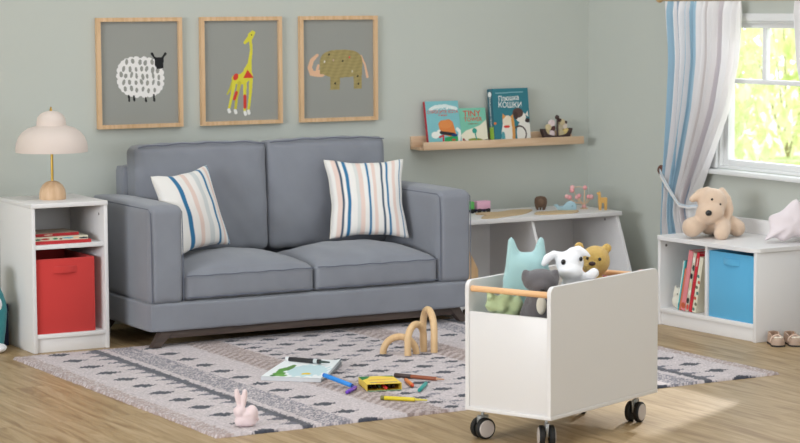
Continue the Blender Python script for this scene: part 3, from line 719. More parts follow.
# flat plywood pieces
def ply_piece(name, pts, z, label, h=.006):
    cx = sum(p[0] for p in pts) / len(pts); cy = sum(p[1] for p in pts) / len(pts)
    t = bmesh.new()
    # smooth closed outline (Catmull-Rom)
    out = []; n = len(pts)
    for i in range(n):
        p0, p1, p2, p3 = [Vector(pts[(i + k) % n]) for k in (-1, 0, 1, 2)]
        for s in range(6):
            q = s / 6; out.append(.5 * ((2 * p1) + (-p0 + p2) * q + (2 * p0 - 5 * p1 + 4 * p2 - p3) * q * q + (-p0 + 3 * p1 - 3 * p2 + p3) * q ** 3))
    prism(t, [(p.x - cx, p.y - cy) for p in out], 'z', 0, h, bev=.001)
    o = mesh_obj(name, t, M['ply'], None, smooth=False); o.location = (cx, cy, z)
    return tag(o, label, 'toy', 'flat plywood toy pieces')
ply_piece('plywood_puzzle_piece', [(-.83, -.325), (-.76, -.335), (-.655, -.285), (-.54, -.235), (-.43, -.13), (-.39, -.07), (-.48, -.045), (-.60, -.10), (-.66, -.08), (-.74, -.11), (-.73, -.2), (-.79, -.26)], ZT, 'long flat plywood shape lying beside the pink train wagon')
ply_piece('plywood_puzzle_piece', [(-.50, -.285), (-.42, -.325), (-.31, -.325), (-.235, -.27), (-.215, -.20), (-.28, -.19), (-.36, -.20), (-.44, -.21)], ZT, 'flat plywood shape lying in front of the brown toy lion')
# brown toy animal
t = thing('wooden_lion', (-.335, -.075, ZT), CAMROT, 'brown round-headed wooden animal standing on toy shelf', 'toy')
bm = bmesh.new()
out = [(-.020, 0), (-.026, .012), (-.031, .035), (-.030, .055), (-.022, .066), (0, .070), (.022, .066), (.031, .055), (.032, .035), (.026, .012), (.020, 0), (.010, .0), (.009, .012), (.003, .012), (.002, 0), (-.004, 0), (-.005, .012), (-.010, .012), (-.011, 0)]
prism(bm, out, 'y', -.012, .012, bev=.002); M['brown'] = mat('walnut_toy', (94, 70, 52), .6, bump=(200, .5, .002)); mesh_obj('body', bm, M['brown'], t)
bm = bmesh.new(); ball(bm, (0, -.014, .040), (.017, .005, .017), 3); mesh_obj('face', bm, mat('walnut_face', (112, 86, 64), .6), t)
# blue whale
t = thing('wooden_whale', (-.262, -.20, ZT + .0), CAMROT, 'pale blue wooden whale on the toy shelf', 'toy')
bm = bmesh.new(); prism(bm, [(-.034, .0), (.044, 0), (.050, .012), (.049, .030), (.040, .044), (.024, .051), (.006, .048), (-.008, .036), (-.018, .026), (-.036, .024), (-.044, .034), (-.066, .032), (-.056, .022), (-.048, .012)], 'y', -.010, .010, bev=.002)
mesh_obj('body', bm, mat('whale_paint', (160, 192, 204), .6), t)
bm = bmesh.new(); ball(bm, (.028, -.0105, .026), .0024, 1); mesh_obj('eye', bm, M['black'], t)
# bead tree
t = thing('wooden_bead_tree', (-.125, -.14, ZT), CAMROT, 'wooden bead tree with pink beads on toy shelf', 'toy')
bm = bmesh.new(); tube(bm, [(0.008, 0, 0), (.010, 0, .105)], .003, 8); lathe(bm, [(0, 0), (.02, 0), (.02, .004), (0, .005)], 20, center=(.008, 0, 0))
heads = [(-.052, .108), (.012, .108), (-.080, .062), (-.066, .058), (-.028, .058), (.030, .062), (.044, .060), (-.018, .066)]
for x, z in heads: tube(bm, [(.008, 0, .012 + abs(x) * .2), (x * .6, 0, z * .55), (x, 0, z)], .0021, 6)
tube(bm, [(-.052, 0, .108), (-.02, 0, .112), (.012, 0, .108)], .002, 6)
mesh_obj('branches', bm, M['oak'], t)
for i, (x, z) in enumerate(heads + [(.008, .012), (-.054, .094)]):
    bm = bmesh.new(); ball(bm, (x, (-1) ** i * .003, z), .0115 if i % 3 else .0130, 2); mesh_obj('bead', bm, mat('bead_paint', (228, 158, 160) if i % 2 else (232, 178, 176), .4), t)
# llama
t = thing('wooden_llama', (-.078, -.245, ZT), CAMROT, 'ochre wooden llama on the right end of the toy shelf', 'toy')
bm = bmesh.new(); prism(bm, [(-.016, 0), (-.004, 0), (-.001, .036), (.010, .036), (.012, 0), (.024, 0), (.026, .060), (.020, .064), (-.006, .062), (-.008, .088), (-.013, .096), (-.015, .090), (-.027, .088), (-.027, .080), (-.020, .076), (-.020, .040)], 'y', -.009, .009, bev=.0015)
mesh_obj('body', bm, mat('ochre_paint', (206, 160, 86), .6), t)

# ------------------------------------------------------------------ toy cart
TH = .3997
cart = thing('toy_cart', (-2.3636, -3.289, 0), TH, 'white wheeled toy cart full of plush animals, with beech handle bars', 'cart')
CL, CW, ZB, ZTOP = .684, .355, .101, .552
for y0, y1 in ((0, .016), (CW - .016, CW)):
    bm = bmesh.new(); prism(bm, rounded(0, CL, ZB + .014, ZTOP, .026, (0, 0, 1, 1)), 'y', y0, y1, bev=.0018); mesh_obj('side_panel', bm, M['white'], cart, smooth=False)
boxes('end_panel', [(.004, .020, .016, CW - .016, ZB + .014, .445)], M['white'], cart); boxes('end_panel', [(CL - .020, CL - .004, .016, CW - .016, ZB + .014, .445)], M['white'], cart)
boxes('base_board', [(-.001, CL + .001, -.001, CW + .001, ZB, ZB + .014)], M['white'], cart, .002)
for xx in (.020, CL - .020):
    bm = bmesh.new(); tube(bm, [(xx, .010, .522), (xx, CW - .010, .522)], .0108, 20); mesh_obj('handle_bar', bm, M['beechrod'], cart)
def caster(a, b, yaw):
    bm = bmesh.new(); box(bm, a - .024, a + .024, b - .018, b + .018, ZB - .004, ZB, bev=.001)
    tube(bm, [(a, b, ZB - .002), (a, b, .055)], .006, 12)
    R = Matrix.Translation((a, b, .037)) @ Matrix.Rotation(yaw, 4, 'Z')
    box(bm, -.006, .006, -.022, .022, -.002, .046, bev=.004, mtx=R)
    fork = mesh_obj('caster', bm, M['steel'], cart)
    for s in (-1, 1):
        Rx = R @ Matrix.Translation((s * .017, 0, 0)) @ Matrix.Rotation(s * PI / 2, 4, 'Y')
        bm = bmesh.new(); lathe(bm, [(0, -.008), (.033, -.009), (.037, -.006), (.037, .006), (.034, .009), (.0295, .0095), (0, .0095)], 36, mtx=Rx); mesh_obj('wheel', bm, M['tyre'], fork)
        bm = bmesh.new(); lathe(bm, [(.0, .0090), (.0290, .0090), (.0300, .0105), (.0275, .0125), (0, .013)], 36, mtx=Rx); mesh_obj('hub_cap', bm, M['hub'], fork)
view = -rad(29.1) - TH          # viewer's right, in the cart's own axes
caster(.040, CW - .046, view - rad(60)); caster(.050, .050, view + rad(4)); caster(CL - .072, .048, view - rad(33)); caster(CL - .055, CW - .055, view - rad(20))

cl = Vector((math.cos(TH), math.sin(TH))); cw = Vector((-math.sin(TH), math.cos(TH))); CB = Vector((-2.3636, -3.289))
def in_cart(a, b, z=ZB + .0145):
    p = CB + cl * a + cw * b; return (p.x, p.y, z)
def eye(parent, p, r, m=None, name='eye', sub=2):
    bm = bmesh.new(); ball(bm, p, r, sub); return mesh_obj(name, bm, m or M['black'], parent)
# sculpting unit: one step = 1/288 m for the cart's toys
def S(k, u0, v0):
    return lambda u, v, y=0.0: ((u - u0) / k, y, (v0 - v) / k)

# teal cat-eared plush, tall and flat
p = in_cart(.21, .235); s = S(285, 529.6, 400.5)
t = thing('plush_toy', p, CAMROT, 'tall flat pale teal cat-eared plush standing at the back of the cart', 'plush toy')
bm = bmesh.new()
for v, hw in ((392, 20), (380, 23), (365, 24), (350, 24), (335, 24.5), (320, 24.5), (305, 24), (292, 23.4), (280, 22.2), (273, 20.8), (266.5, 19.6)):
    for du in (-.38, 0, .38): ball(bm, s(528.2 + du * hw * 1.08, v), (hw * .70 / 285, .040 if du else .044, 15 / 285), 3)
for sg, ut, ub in ((-1, 512.2, 515.5), (1, 541.8, 539.5)):
    chain(bm, [s(ub, 264), s((ub + ut) / 2, 252), s(ut, 239.5)], [.032, .023, .0125], 2, 6)
plush('body', bm, M['teal'], t, .006, 16)
# sage green crumpled cloth dinosaur
p = in_cart(.070, .225); s = S(285, 504, 405)
t = thing('plush_toy', p, CAMROT, 'sage green spiky cloth plush behind the short end panel of the cart', 'plush toy')
bm = bmesh.new()
for v in (395, 375, 355, 335, 318): ball(bm, s(503, v), (.052, .036, .042), 3)
for u, v, a, b in ((489, 304, .024, .026), (499, 302, .028, .032), (512, 305, .026, .030), (487, 296, .013, .016), (503, 296, .020, .022)): ball(bm, s(u, v, -.012), (a, .03, b), 3, (0, .3, 0))
for pts in (([s(498, 303, -.02), s(482.5, 290, -.01)]), ([s(498, 306, -.03), s(482, 304, -.03)]), ([s(508, 303, -.02), s(516, 294, -.01)])): chain(bm, pts, [.018, .005], 2, 6)
plush('body', bm, M['green'], t, .005, 3)
# dark grey bear with a cream bib
p = in_cart(.098, .088); s = S(285, 545.6, 409.2)
t = thing('plush_toy', p, CAMROT, 'dark grey square-eared plush with cream bib next to the handle bar', 'plush toy')
bm = bmesh.new()
for v, hw in ((400, 15), (385, 17), (370, 18), (355, 18), (340, 18), (326, 18), (314, 16.5), (304, 12)): ball(bm, s(541, v), (hw / 285, .045, 15 / 285), 3)
ball(bm, s(541, 283), (17.8 / 285, .048, 12 / 285), 3); ball(bm, s(540.5, 287, -.016), (11 / 285, .042, 9 / 285), 3)
for u in (528, 553.5): chain(bm, [s(u, 280), s(u + (-1.6 if u < 540 else 1.6), 275.2)], [.022, .0135], 2, 4)
chain(bm, [s(531, 302, .01), s(526, 316, .01)], [.018, .020], 2, 5); chain(bm, [s(551, 304, .01), s(555, 318, .01)], [.018, .018], 2, 5)
plush('body', bm, M['greyplush'], t, .005, 5)
eye(t, s(541.5, 290, -.060), (.007, .005, .005), name='nose')
bm = bmesh.new(); ball(bm, s(540.8, 305, -.044), (.017, .012, .032), 3); mesh_obj('bib', bm, M['creamplush'], t)
# white puppy
p = in_cart(.262, .098); s = S(285, 568.7, 402.5)
t = thing('plush_toy', p, CAMROT, 'white floppy-eared dog plush with black eyes in front of golden bear', 'plush toy')
bm = bmesh.new()
for v, hw in ((392, 14), (378, 16), (362, 17), (346, 17), (330, 17), (314, 16), (300, 15), (288, 13)): ball(bm, s(572, v), (hw / 285, .042, 14 / 285), 3)
ball(bm, s(568.5, 263.5), (14 / 285, .050, 12.5 / 285), 3); ball(bm, s(568.5, 271, -.030), (12.5 / 285, .040, 9 / 285), 3)
chain(bm, [s(562, 256, .0), s(553, 254.6, -.002), s(546.5, 258.6, -.006), s(543, 264, -.010)], [.012, .0135, .0155, .011], 2, 6)
chain(bm, [s(570, 252, .0), s(577, 250.5, -.004), s(583.5, 253.5, -.010), s(588, 256.5, -.014)], [.014, .016, .011, .005], 2, 6)
chain(bm, [s(578, 283, -.01), s(586, 276, -.03), s(591.5, 272.5, -.035)], [.018, .017, .019], 2, 5); ball(bm, s(566.5, 281, -.036), .019, 3)
plush('body', bm, M['whiteplush'], t, .005, 4)
eye(t, s(561.3, 261.2, -.045), (.0082, .006, .0098), sub=3); eye(t, s(578.6, 258.4, -.040), (.006, .006, .0085), sub=3)
# golden knitted bear
p = in_cart(.555, .190); s = S(281, 593.0, 388.0)
t = thing('plush_toy', p, CAMROT, 'golden knitted teddy bear plush with brown nose at the far end of the cart', 'plush toy')
bm = bmesh.new()
for v, hw in ((378, 15), (364, 18), (348, 19), (332, 19), (316, 18), (300, 16), (286, 14)): ball(bm, s(594, v), (hw / 281, .045, 14 / 281), 3)
ball(bm, s(594.4, 258.6), (15 / 281, .053, 15.6 / 281), 3); ball(bm, s(589.5, 262.5, -.034), (8 / 281, .028, 6.5 / 281), 3)
for u, v in ((578.2, 244.4), (606.2, 246)): ball(bm, s(u, v, .006), (.0175, .011, .0175), 3)
plush('body', bm, M['goldplush'], t, .0045, 3, .5)
eye(t, s(597.6, 255.4, -.050), (.0058, .004, .0062)); eye(t, s(585.4, 254.4, -.049), (.0055, .004, .006)); eye(t, s(589.8, 259.3, -.063), (.0125, .006, .008), M['nose'], 'nose', 3)
bm = bmesh.new(); tube(bm, [Vector(s(594.5, 277)) + Vector((.050 * math.cos(a), .050 * math.sin(a), .002 * math.sin(3 * a))) for a in [i * 2 * PI / 32 for i in range(32)]], .007, 8, closed=True); mesh_obj('neck_ribbon', bm, M['redcloth'], t)
# pink rabbit whose ear tip shows over the panel
p = in_cart(.600, .065); s = S(285, 631, 391)
t = thing('plush_toy', p, CAMROT, 'pink plush with only an ear tip above the right end of the cart', 'plush toy')
bm = bmesh.new()
for v, hw in ((380, 11), (365, 12), (350, 12), (335, 12), (320, 11), (306, 9), (294, 9)): ball(bm, s(631, v), (hw / 285, .034, 12 / 285), 3)
ball(bm, s(632, 284), (.036, .034, .032), 3); chain(bm, [s(634, 276), s(641, 269.5, -.01), s(648.5, 268.5, -.016)], [.014, .011, .007], 2, 6)
plush('body', bm, M['pinkplush'], t, .006, 4); eye(t, s(628, 284, -.034), .004); eye(t, s(636, 284, -.034), .004)

# ------------------------------------------------------------------ right-hand cabinet
CT = .047
def cabp(x, y, z=0.0): return (-.306 + x * math.cos(CT) - y * math.sin(CT), -1.774 + x * math.sin(CT) + y * math.cos(CT), z)
LD, LL, HZ = .42, .690, .398
rc = thing('window_cabinet', cabp(0, 0), CT, 'low white two-bay cabinet under the window holding books and blue bin', 'cabinet')
boxes('side_panel', [(0, LD, 0, .018, 0, HZ)], M['white'], rc); boxes('side_panel', [(0, LD, LL - .018, LL, 0, HZ)], M['white'], rc)
boxes('divider', [(.002, LD - .01, .336, .353, .080, HZ)], M['white'], rc)
boxes('bottom_panel', [(.001, LD - .01, .018, LL - .018, .060, .080)], M['white'], rc); boxes('plinth', [(.012, .030, .018, LL - .018, 0, .060)], M['white'], rc)
boxes('back_panel', [(LD - .008, LD - .001, .018, LL - .018, 0, HZ)], M['white'], rc, .001)
bm = bmesh.new(); prism(bm, rounded(-.016, LD + .004, -.010, LL + .014, .045, (1, 0, 0, 1), 8), 'z', HZ, HZ + .019, bev=.002); mesh_obj('top_panel', bm, M['white'], rc, smooth=False)
bm = bmesh.new(); prism(bm, rounded(.0, LL, HZ + .019, HZ + .088, .025, (0, 0, 1, 1), 8), 'x', LD - .016, LD, bev=.002); mesh_obj('upstand', bm, M['white'], rc, smooth=False)
cap(rc, (.035, LL - .018, HZ - .028), 'y')
storage_bin('blue_storage_bin', cabp(.19, .177, .080), CT - PI / 2, .310, .36, .300, M['blue'], .262, 'blue felt storage bin in the right bay of the window cabinet')

def shelf_book(yb, t, h, d, col, rgb, label, art=None, lean=12):
    L = rad(lean)
    b = thing('book', cabp(.016, yb, .0815 + t / 2 * math.sin(L)), 0, label, 'book', 'books leaning in the window cabinet', rot=(L, 0, CT))
    boxes('pages', [(.003, d - .004, -t / 2 + .0015, t / 2 - .0015, .003, h - .004)], M['pages'], b, 0)
    bm = bmesh.new(); box(bm, 0, d, -t / 2, -t / 2 + .0015, 0, h); box(bm, 0, d, t / 2 - .0015, t / 2, 0, h); box(bm, -.001, .0015, -t / 2, t / 2, 0, h, bev=.0005)
    mesh_obj('cover', bm, mat(col, rgb, .5), b, smooth=False)
    if art:
        c = Canvas(0, t * 1000, 0, h * 1000, 1.5, rgb); art(c, t * 1000, h * 1000)
        o = c.build('spine_picture', t, h, M['paint'], b, y=0); o.rotation_euler = (0, 0, -PI / 2); o.location = (-.0016, 0, 0)
    return b
def a_cyan(c, w, h): c.fill(c.U < w * .35, (226, 226, 214)); c.ell(w * .6, h * .9, 4, 12, (60, 150, 160))
def a_pink(c, w, h): c.ell(w * .5, h * .92, w * .5, 14, (190, 90, 60)); c.seg([(w * .5, h * .15), (w * .5, h * .6)], 5, (218, 150, 150))
def a_mix(c, w, h):
    for y, q in ((.12, (230, 226, 214)), (.25, (60, 70, 66)), (.40, (40, 44, 46)), (.55, (210, 190, 150)), (.68, (230, 226, 214)), (.82, (50, 56, 52)), (.93, (200, 70, 60))): c.ell(w * (.5 + .2 * math.sin(y * 30)), h * y, w * .45, h * .05, q)
def a_red(c, w, h): c.seg([(w * .5, h * .1), (w * .5, h * .22)], 5, (230, 200, 190)); c.seg([(w * .5, h * .5), (w * .5, h * .8)], 4, (150, 30, 40))
def a_cream(c, w, h):
    for i in range(7): c.ell(w * (.3 + .4 * (i % 2)), h * (.35 + .1 * i), w * .35, h * .03, ((90, 130, 120), (190, 90, 70), (110, 110, 90))[i % 3])
shelf_book(.560, .013, .236, .20, 'cyan_cover', (96, 186, 190), 'thin cyan book leftmost of the row leaning in the window cabinet', a_cyan)
shelf_book(.546, .009, .200, .18, 'orange_cover', (214, 120, 84), 'short orange book between the cyan and the pink book', None)
shelf_book(.523, .030, .285, .20, 'pink_cover', (222, 134, 138), 'thick pink book in the row leaning in the window cabinet', a_pink)
shelf_book(.494, .020, .278, .20, 'mixed_cover', (206, 196, 176), 'black and cream patterned book between the pink and the red book', a_mix)
shelf_book(.470, .018, .282, .20, 'crimson_book_cover', (206, 50, 62), 'bright red book in the row leaning in the window cabinet', a_red)
shelf_book(.443, .026, .262, .20, 'ivory_cover', (222, 216, 194), 'ivory patterned book nearest the divider of the window cabinet', a_cream)
# tiny cream cat beside the books
t = thing('plush_toy', cabp(.060, .600, .080), CAMROT - rad(8), 'small cream cat figure standing left of the books in window cabinet', 'plush toy')
bm = bmesh.new(); ball(bm, (0, 0, .034), (.037, .030, .036), 3); ball(bm, (.0, 0, .066), (.032, .027, .031), 3)
for sg in (-1, 1): chain(bm, [(sg * .016, 0, .086), (sg * .020, 0, .106)], [.011, .004], 2, 5)
plush('body', bm, M['creamplush'], t, .004, 2)
eye(t, (-.011, -.0262, .070), .0028); eye(t, (.010, -.0262, .070), .0028); eye(t, (0, -.0285, .062), .0025, M['nose'], 'nose')

# big tan puppy lying on the cabinet
ZC = HZ + .019
p0 = Vector((-.15, -1.27, ZC)); s = S(218, 716, 237.5)
t = thing('plush_toy', p0, CAMROT, 'large tan floppy-eared dog plush lying on the window cabinet', 'plush toy')
bm = bmesh.new()
ball(bm, s(718, 222, .05), (.075, .10, .072), 3); ball(bm, s(710, 222, -.0), (.055, .06, .062), 3)
# head: skull plus wide muzzle, tilted to the viewer's left
ball(bm, s(711.5, 202, -.045), (.068, .062, .066), 3, (0, rad(-20), 0)); ball(bm, s(708.5, 211.5, -.075), (.068, .056, .054), 3, (0, rad(-16), 0))
# ears
chain(bm, [s(707, 190.5, -.03), s(700, 193.2, -.04), s(691.5, 198.5, -.06)], [.020, .024, .017], 2, 6); chain(bm, [s(722, 191, -.02), s(727, 199, -.03), s(729, 209, -.04), s(728.2, 216, -.05)], [.018, .021, .022, .016], 2, 6)
# fore paws and one hind paw
chain(bm, [s(705, 220, -.0), s(697, 224, -.06), s(690.5, 226, -.085)], [.040, .042, .048], 2, 5); chain(bm, [s(722, 222, -.02), s(721, 228, -.10), s(718.5, 231.5, -.125)], [.040, .038, .036], 2, 5)
chain(bm, [s(726, 223, .03), s(733, 226, .0), s(737.5, 228.5, -.02)], [.046, .042, .041], 2, 5)
plush('body', bm, M['tan'], t, .006, 5)
eye(t, s(709.6, 197.9, -.104), .0058, name='eye'); eye(t, s(717.9, 203.0, -.100), .0058, name='eye'); eye(t, s(705.6, 211, -.131), (.0150, .010, .0135), name='nose', sub=3)

# puffy pale pink star pillow leaning against the wall
def puffy(name, pts, th, m, parent, n=90, rings=16):
    cx = sum(p[0] for p in pts) / len(pts); cz = sum(p[1] for p in pts) / len(pts)
    out = []; N = len(pts)
    for i in range(N):
        p0_, p1, p2, p3 = [Vector(pts[(i + k) % N]) for k in (-1, 0, 1, 2)]
        for q in range(n // N):
            q = q / (n // N); out.append(.5 * ((2 * p1) + (-p0_ + p2) * q + (2 * p0_ - 5 * p1 + 4 * p2 - p3) * q * q + (-p0_ + 3 * p1 - 3 * p2 + p3) * q ** 3))
    bm = bmesh.new(); K = len(out); prev = None; edge = None
    for sg in (1, -1):
        prev = edge
        for r in range(rings + 1):
            if r == 0 and edge is not None: prev = edge; continue
            f = 1 - r / rings; y = sg * th * (1 - f ** 2.2) ** .55
            if r == rings: c = bm.verts.new((cx, y, cz)); [bm.faces.new((prev[i], prev[(i + 1) % K], c)) for i in range(K)]; break
            ring = [bm.verts.new((cx + (o.x - cx) * f, y * (1 + .12 * math.sin(5 * i / K * 2 * PI + 1)), cz + (o.y - cz) * f)) for i, o in enumerate(out)]
            if prev: [bm.faces.new((prev[i], prev[(i + 1) % K], ring[(i + 1) % K], ring[i])) for i in range(K)]
            else: edge = ring
            prev = ring
    return mesh_obj(name, bm, m, parent, angle=180)
t = thing('star_pillow', (-.030, -1.655, ZC + .003), 0, 'pale pink star-shaped pillow standing on the right end of window cabinet', 'pillow', rot=(rad(-14), 0, CAMROT + rad(4)))
puffy('cover', [(-.115, .004), (-.085, .060), (-.088, .118), (-.03, .142), (.045, .200), (.085, .135), (.165, .105), (.105, .058), (.110, -.0), (.04, .024), (-.028, .000), (-.062, .022)], .05, M['pinkpillow'], t, 96)
for o in t.children:
    m = o.modifiers.new('union', 'REMESH'); m.mode = 'VOXEL'; m.voxel_size = .005; m.use_smooth_shade = True
    m = o.modifiers.new('soft', 'SMOOTH'); m.factor = .6; m.iterations = 40

# ballet shoes
def shoe(loc, rz, label):
    t = thing('shoe', loc, rz, label, 'shoe', 'pair of cream shoes')
    L, W = .138, .030
    def outline(f, sc=1.0):
        # f 0 toe .. 1 heel
        w = W * (.0 + 1.0 * (1 - (1 - min(f / .22, 1)) ** 2) ** .5) if f < .22 else W * (1 - .18 * math.sin((f - .22) / .78 * PI)) * ((1 - ((f - .86) / .14) ** 2) ** .5 if f > .86 else 1)
        return w * sc
    bm = bmesh.new(); rows = []
    n = 26
    for i in range(n + 1):
        f = min(max(i / n, .004), .996); w = outline(f); y = -L / 2 + L * f
        h = .030 + .004 * math.sin(f * PI) if f < .38 else .034 + .012 * max(0, (f - .55) / .45)
        if f < .10: h = .016 + .014 * (f / .10) ** .5
        row = []
        m = 14
        for k in range(m + 1):
            a = PI * k / m
            x = -w * math.cos(a) * (1 if abs(math.cos(a)) > .001 else 1)
            z = .007 + h * (math.sin(a) ** .6 if f < .40 else min(1, math.sin(a) * 2.6) ** .8)
            row.append((x, y, z))
        rows.append(row)
    V = [[bm.verts.new(p) for p in r] for r in rows]
    for i in range(n):
        f = i / n
        for k in range(14):
            if f > .42 and f < .9 and 4 <= k <= 9: continue
            bm.faces.new((V[i][k], V[i][k + 1], V[i + 1][k + 1], V[i + 1][k]))
    bm.faces.new(V[0]); bm.faces.new(V[-1][::-1])
    bmesh.ops.solidify(bm, geom=bm.faces[:], thickness=.0015)
    mesh_obj('upper', bm, mat('cream_leather', (226, 200, 178), .4, .5), t)
    bm = bmesh.new(); P = [(outline(min(max(i / n, .004), .996)) + .0015, -L / 2 - .001 + (L + .002) * i / n) for i in range(n + 1)]
    prism(bm, [(x, y) for x, y in P] + [(-x, y) for x, y in P[::-1]], 'z', 0, .0075); mesh_obj('sole', bm, mat('dark_sole', (34, 30, 30), .6), t, smooth=False)
    bm = bmesh.new(); Pi = [(x * .86, y) for x, y in P[9:-1]]; prism(bm, Pi + [(-x, y) for x, y in Pi[::-1]], 'z', .008, .010); mesh_obj('insole', bm, mat('tan_insole', (190, 134, 108), .6), t, smooth=False)
    bm = bmesh.new()
    for y in (-.018,): tube(bm, [(-W * .98 * math.cos(a), y, .016 + .030 * math.sin(a)) for a in [PI * i / 16 for i in range(17)]], .0040, 8)
    mesh_obj('strap', bm, mat('cream_strap', (214, 186, 166), .4), t)
    bm = bmesh.new(); 
    for sg in (-1, 1): ball(bm, (sg * .011, -.044, .0385), (.0105, .006, .0050), 2, (0, 0, sg * .3))
    ball(bm, (0, -.044, .039), .0045, 2); mesh_obj('bow', bm, mat('pearl_bow', (238, 226, 208), .25, .6), t)
    return t
shoe((-.262, -1.862, 0), CAMROT + rad(3), 'cream ballet shoe closer to the front edge of the window cabinet'); shoe((-.196, -1.898, 0), CAMROT + rad(7), 'cream ballet shoe at the right edge of the picture beside its twin')

# ------------------------------------------------------------------ curtains
M['curtain'] = colmat('striped_curtain', .9, None, .15, .1)
CW_ = (244, 241, 240); CB_ = (166, 198, 216); CG_ = (172, 182, 200)
CST = [(0, CW_), (.035, CB_), (.075, CW_), (.15, CG_), (.20, CW_), (.26, CB_), (.30, CW_), (.335, CB_), (.38, CW_), (.41, CB_), (.445, CW_), (.54, (224, 216, 214)), (.58, CW_), (.70, (228, 218, 218)), (.77, CG_), (.82, CW_), (1.01, CW_)]
def curtain(mirror, label):
    cy = -1.345
    def my(y): return 2 * cy - y if mirror else y
    t = thing('curtain', (.09, my(-.56), 0), 0, label, 'curtain', 'striped curtains at the window')
    zs = [1.498, 1.46, 1.22, .985, .79, .64, .56, .50, .44, .37, .20, .02]
    yl = [-.560, -.562, -.590, -.582, -.572, -.566, -.575, -.570, -.556, -.545, -.540, -.535]
    yr = [-1.153, -1.150, -1.130, -1.058, -.950, -.865, -.815, -.790, -.808, -.850, -.87, -.88]
    nz, ns = 150, 320
    Z = np.linspace(1.498, .006, nz); zi = np.array(zs[::-1]); 
    def cur(a): return np.interp(Z, zi, np.array(a[::-1]))
    A, B = cur(yl), cur(yr)
    ker = np.ones(9) / 9
    A = np.convolve(np.pad(A, 4, 'edge'), ker, 'valid'); B = np.convolve(np.pad(B, 4, 'edge'), ker, 'valid')
    s_ = np.linspace(0, 1, ns)
    P = np.zeros((nz, ns, 3)); ph = 2 * PI * 13 * (s_ + .012 * np.sin(2 * PI * 3 * s_))
    for i, z in enumerate(Z):
        top = max(0, (z - 1.45) / .05)
        amp = .021 + .012 * math.exp(-((z - .53) / .15) ** 2) - .010 * top
        skew = .35 * (1.498 - z) * s_ * 2
        # gathered: the folds bunch unevenly toward the knob side
        w = s_ ** (1 + .12 * math.exp(-((z - .55) / .3) ** 2))
        yy = A[i] + (B[i] - A[i]) * w + .005 * np.cos(ph + .5) 
        xx = amp * np.sin(ph + skew) + .006 * np.sin(ph * .37 + z * 3) - .008
        P[i, :, 0] = np.clip(xx, -.045, .045); P[i, :, 1] = yy; P[i, :, 2] = z
    P[..., 1] = my(P[..., 1]) - my(-.56)
    pos = np.array([c[0] for c in CST]); cols = np.array([lin(c[1]) for c in CST]); idx = np.clip(np.searchsorted(pos, s_, side='right') - 1, 0, len(pos) - 1)
    C_ = np.broadcast_to(cols[idx], (nz, ns, 3)).copy()
    grid_mesh('cloth', P, ns, nz, M['curtain'], t, C_)
    # tie-back band from the knob round the gathered cloth
    pts = [(-.034, -.552, .658), (-.046, -.605, .622), (-.050, -.670, .566), (-.052, -.735, .514), (-.048, -.80, .508), (-.01, -.825, .512), (.035, -.80, .53), (.046, -.70, .56), (.046, -.60, .61), (.03, -.535, .655)]
    bm = bmesh.new(); rows = []
    full = []
    V = [Vector(p) for p in pts]
    for i in range(len(V) - 1):
        for q in range(6): full.append(V[i].lerp(V[i + 1], q / 6))
    full.append(V[-1]); 
    P2 = np.array([[(p.x, my(p.y) - my(-.56), p.z + dz * (.020 - .011 * min(1, i / 20))) for dz in np.linspace(-1, 1, 9)] for i, p in enumerate(full)])
    st = [(244, 241, 240)] * 5 + [(156, 186, 206)] + [(244, 241, 240)] + [(170, 190, 206)] + [(240, 238, 236)]
    C2 = np.broadcast_to(np.array([lin(q) for q in st]), (len(full), 9, 3)).copy()
    o = grid_mesh('tieback', P2, 9, len(full), M['curtain'], t, C2)
    m = o.modifiers.new('t', 'SOLIDIFY'); m.thickness = .003
    k = thing('wall_hook', (XW, my(-.526), .668), 0, ('dark wooden tieback knob on the wall beside the right curtain' if mirror else 'dark brown wooden tieback knob on the wall left of the curtain'), 'hook', 'tieback hooks beside the window', rot=(0, -PI / 2, 0))
    bm = bmesh.new(); lathe(bm, [(0, 0), (.014, 0), (.014, .004), (.007, .008), (.006, .046), (.018, .054), (.0245, .063), (.025, .071), (.019, .078), (.006, .080), (0, .080)], 28); mesh_obj('knob_body', bm, M['knob'], k)
    bm = bmesh.new(); lathe(bm, [(0, .080), (.004, .0805), (.003, .083), (0, .0835)], 14); mesh_obj('knob_rivet', bm, M['screw'], k)
curtain(False, 'white and blue striped curtain tied back left of the window'); curtain(True, 'white striped curtain at the right edge of the window')
t = thing('curtain_rod', (.085, -1.345, 1.512), 0, 'wooden curtain rod above the window carrying both curtains', 'curtain rod')
bm = bmesh.new(); tube(bm, [(0, -.83, 0), (0, .83, 0)], .012, 16); mesh_obj('rod', bm, M['rod'], t)
for sg in (-1, 1):
    bm = bmesh.new(); ball(bm, (0, sg * .845, 0), .021, 3); mesh_obj('finial', bm, M['rod'], t)
    bm = bmesh.new(); box(bm, 0, XW - .085, sg * .79 - .008, sg * .79 + .008, -.006, .006, bev=.002); mesh_obj('bracket', bm, M['rod'], t)

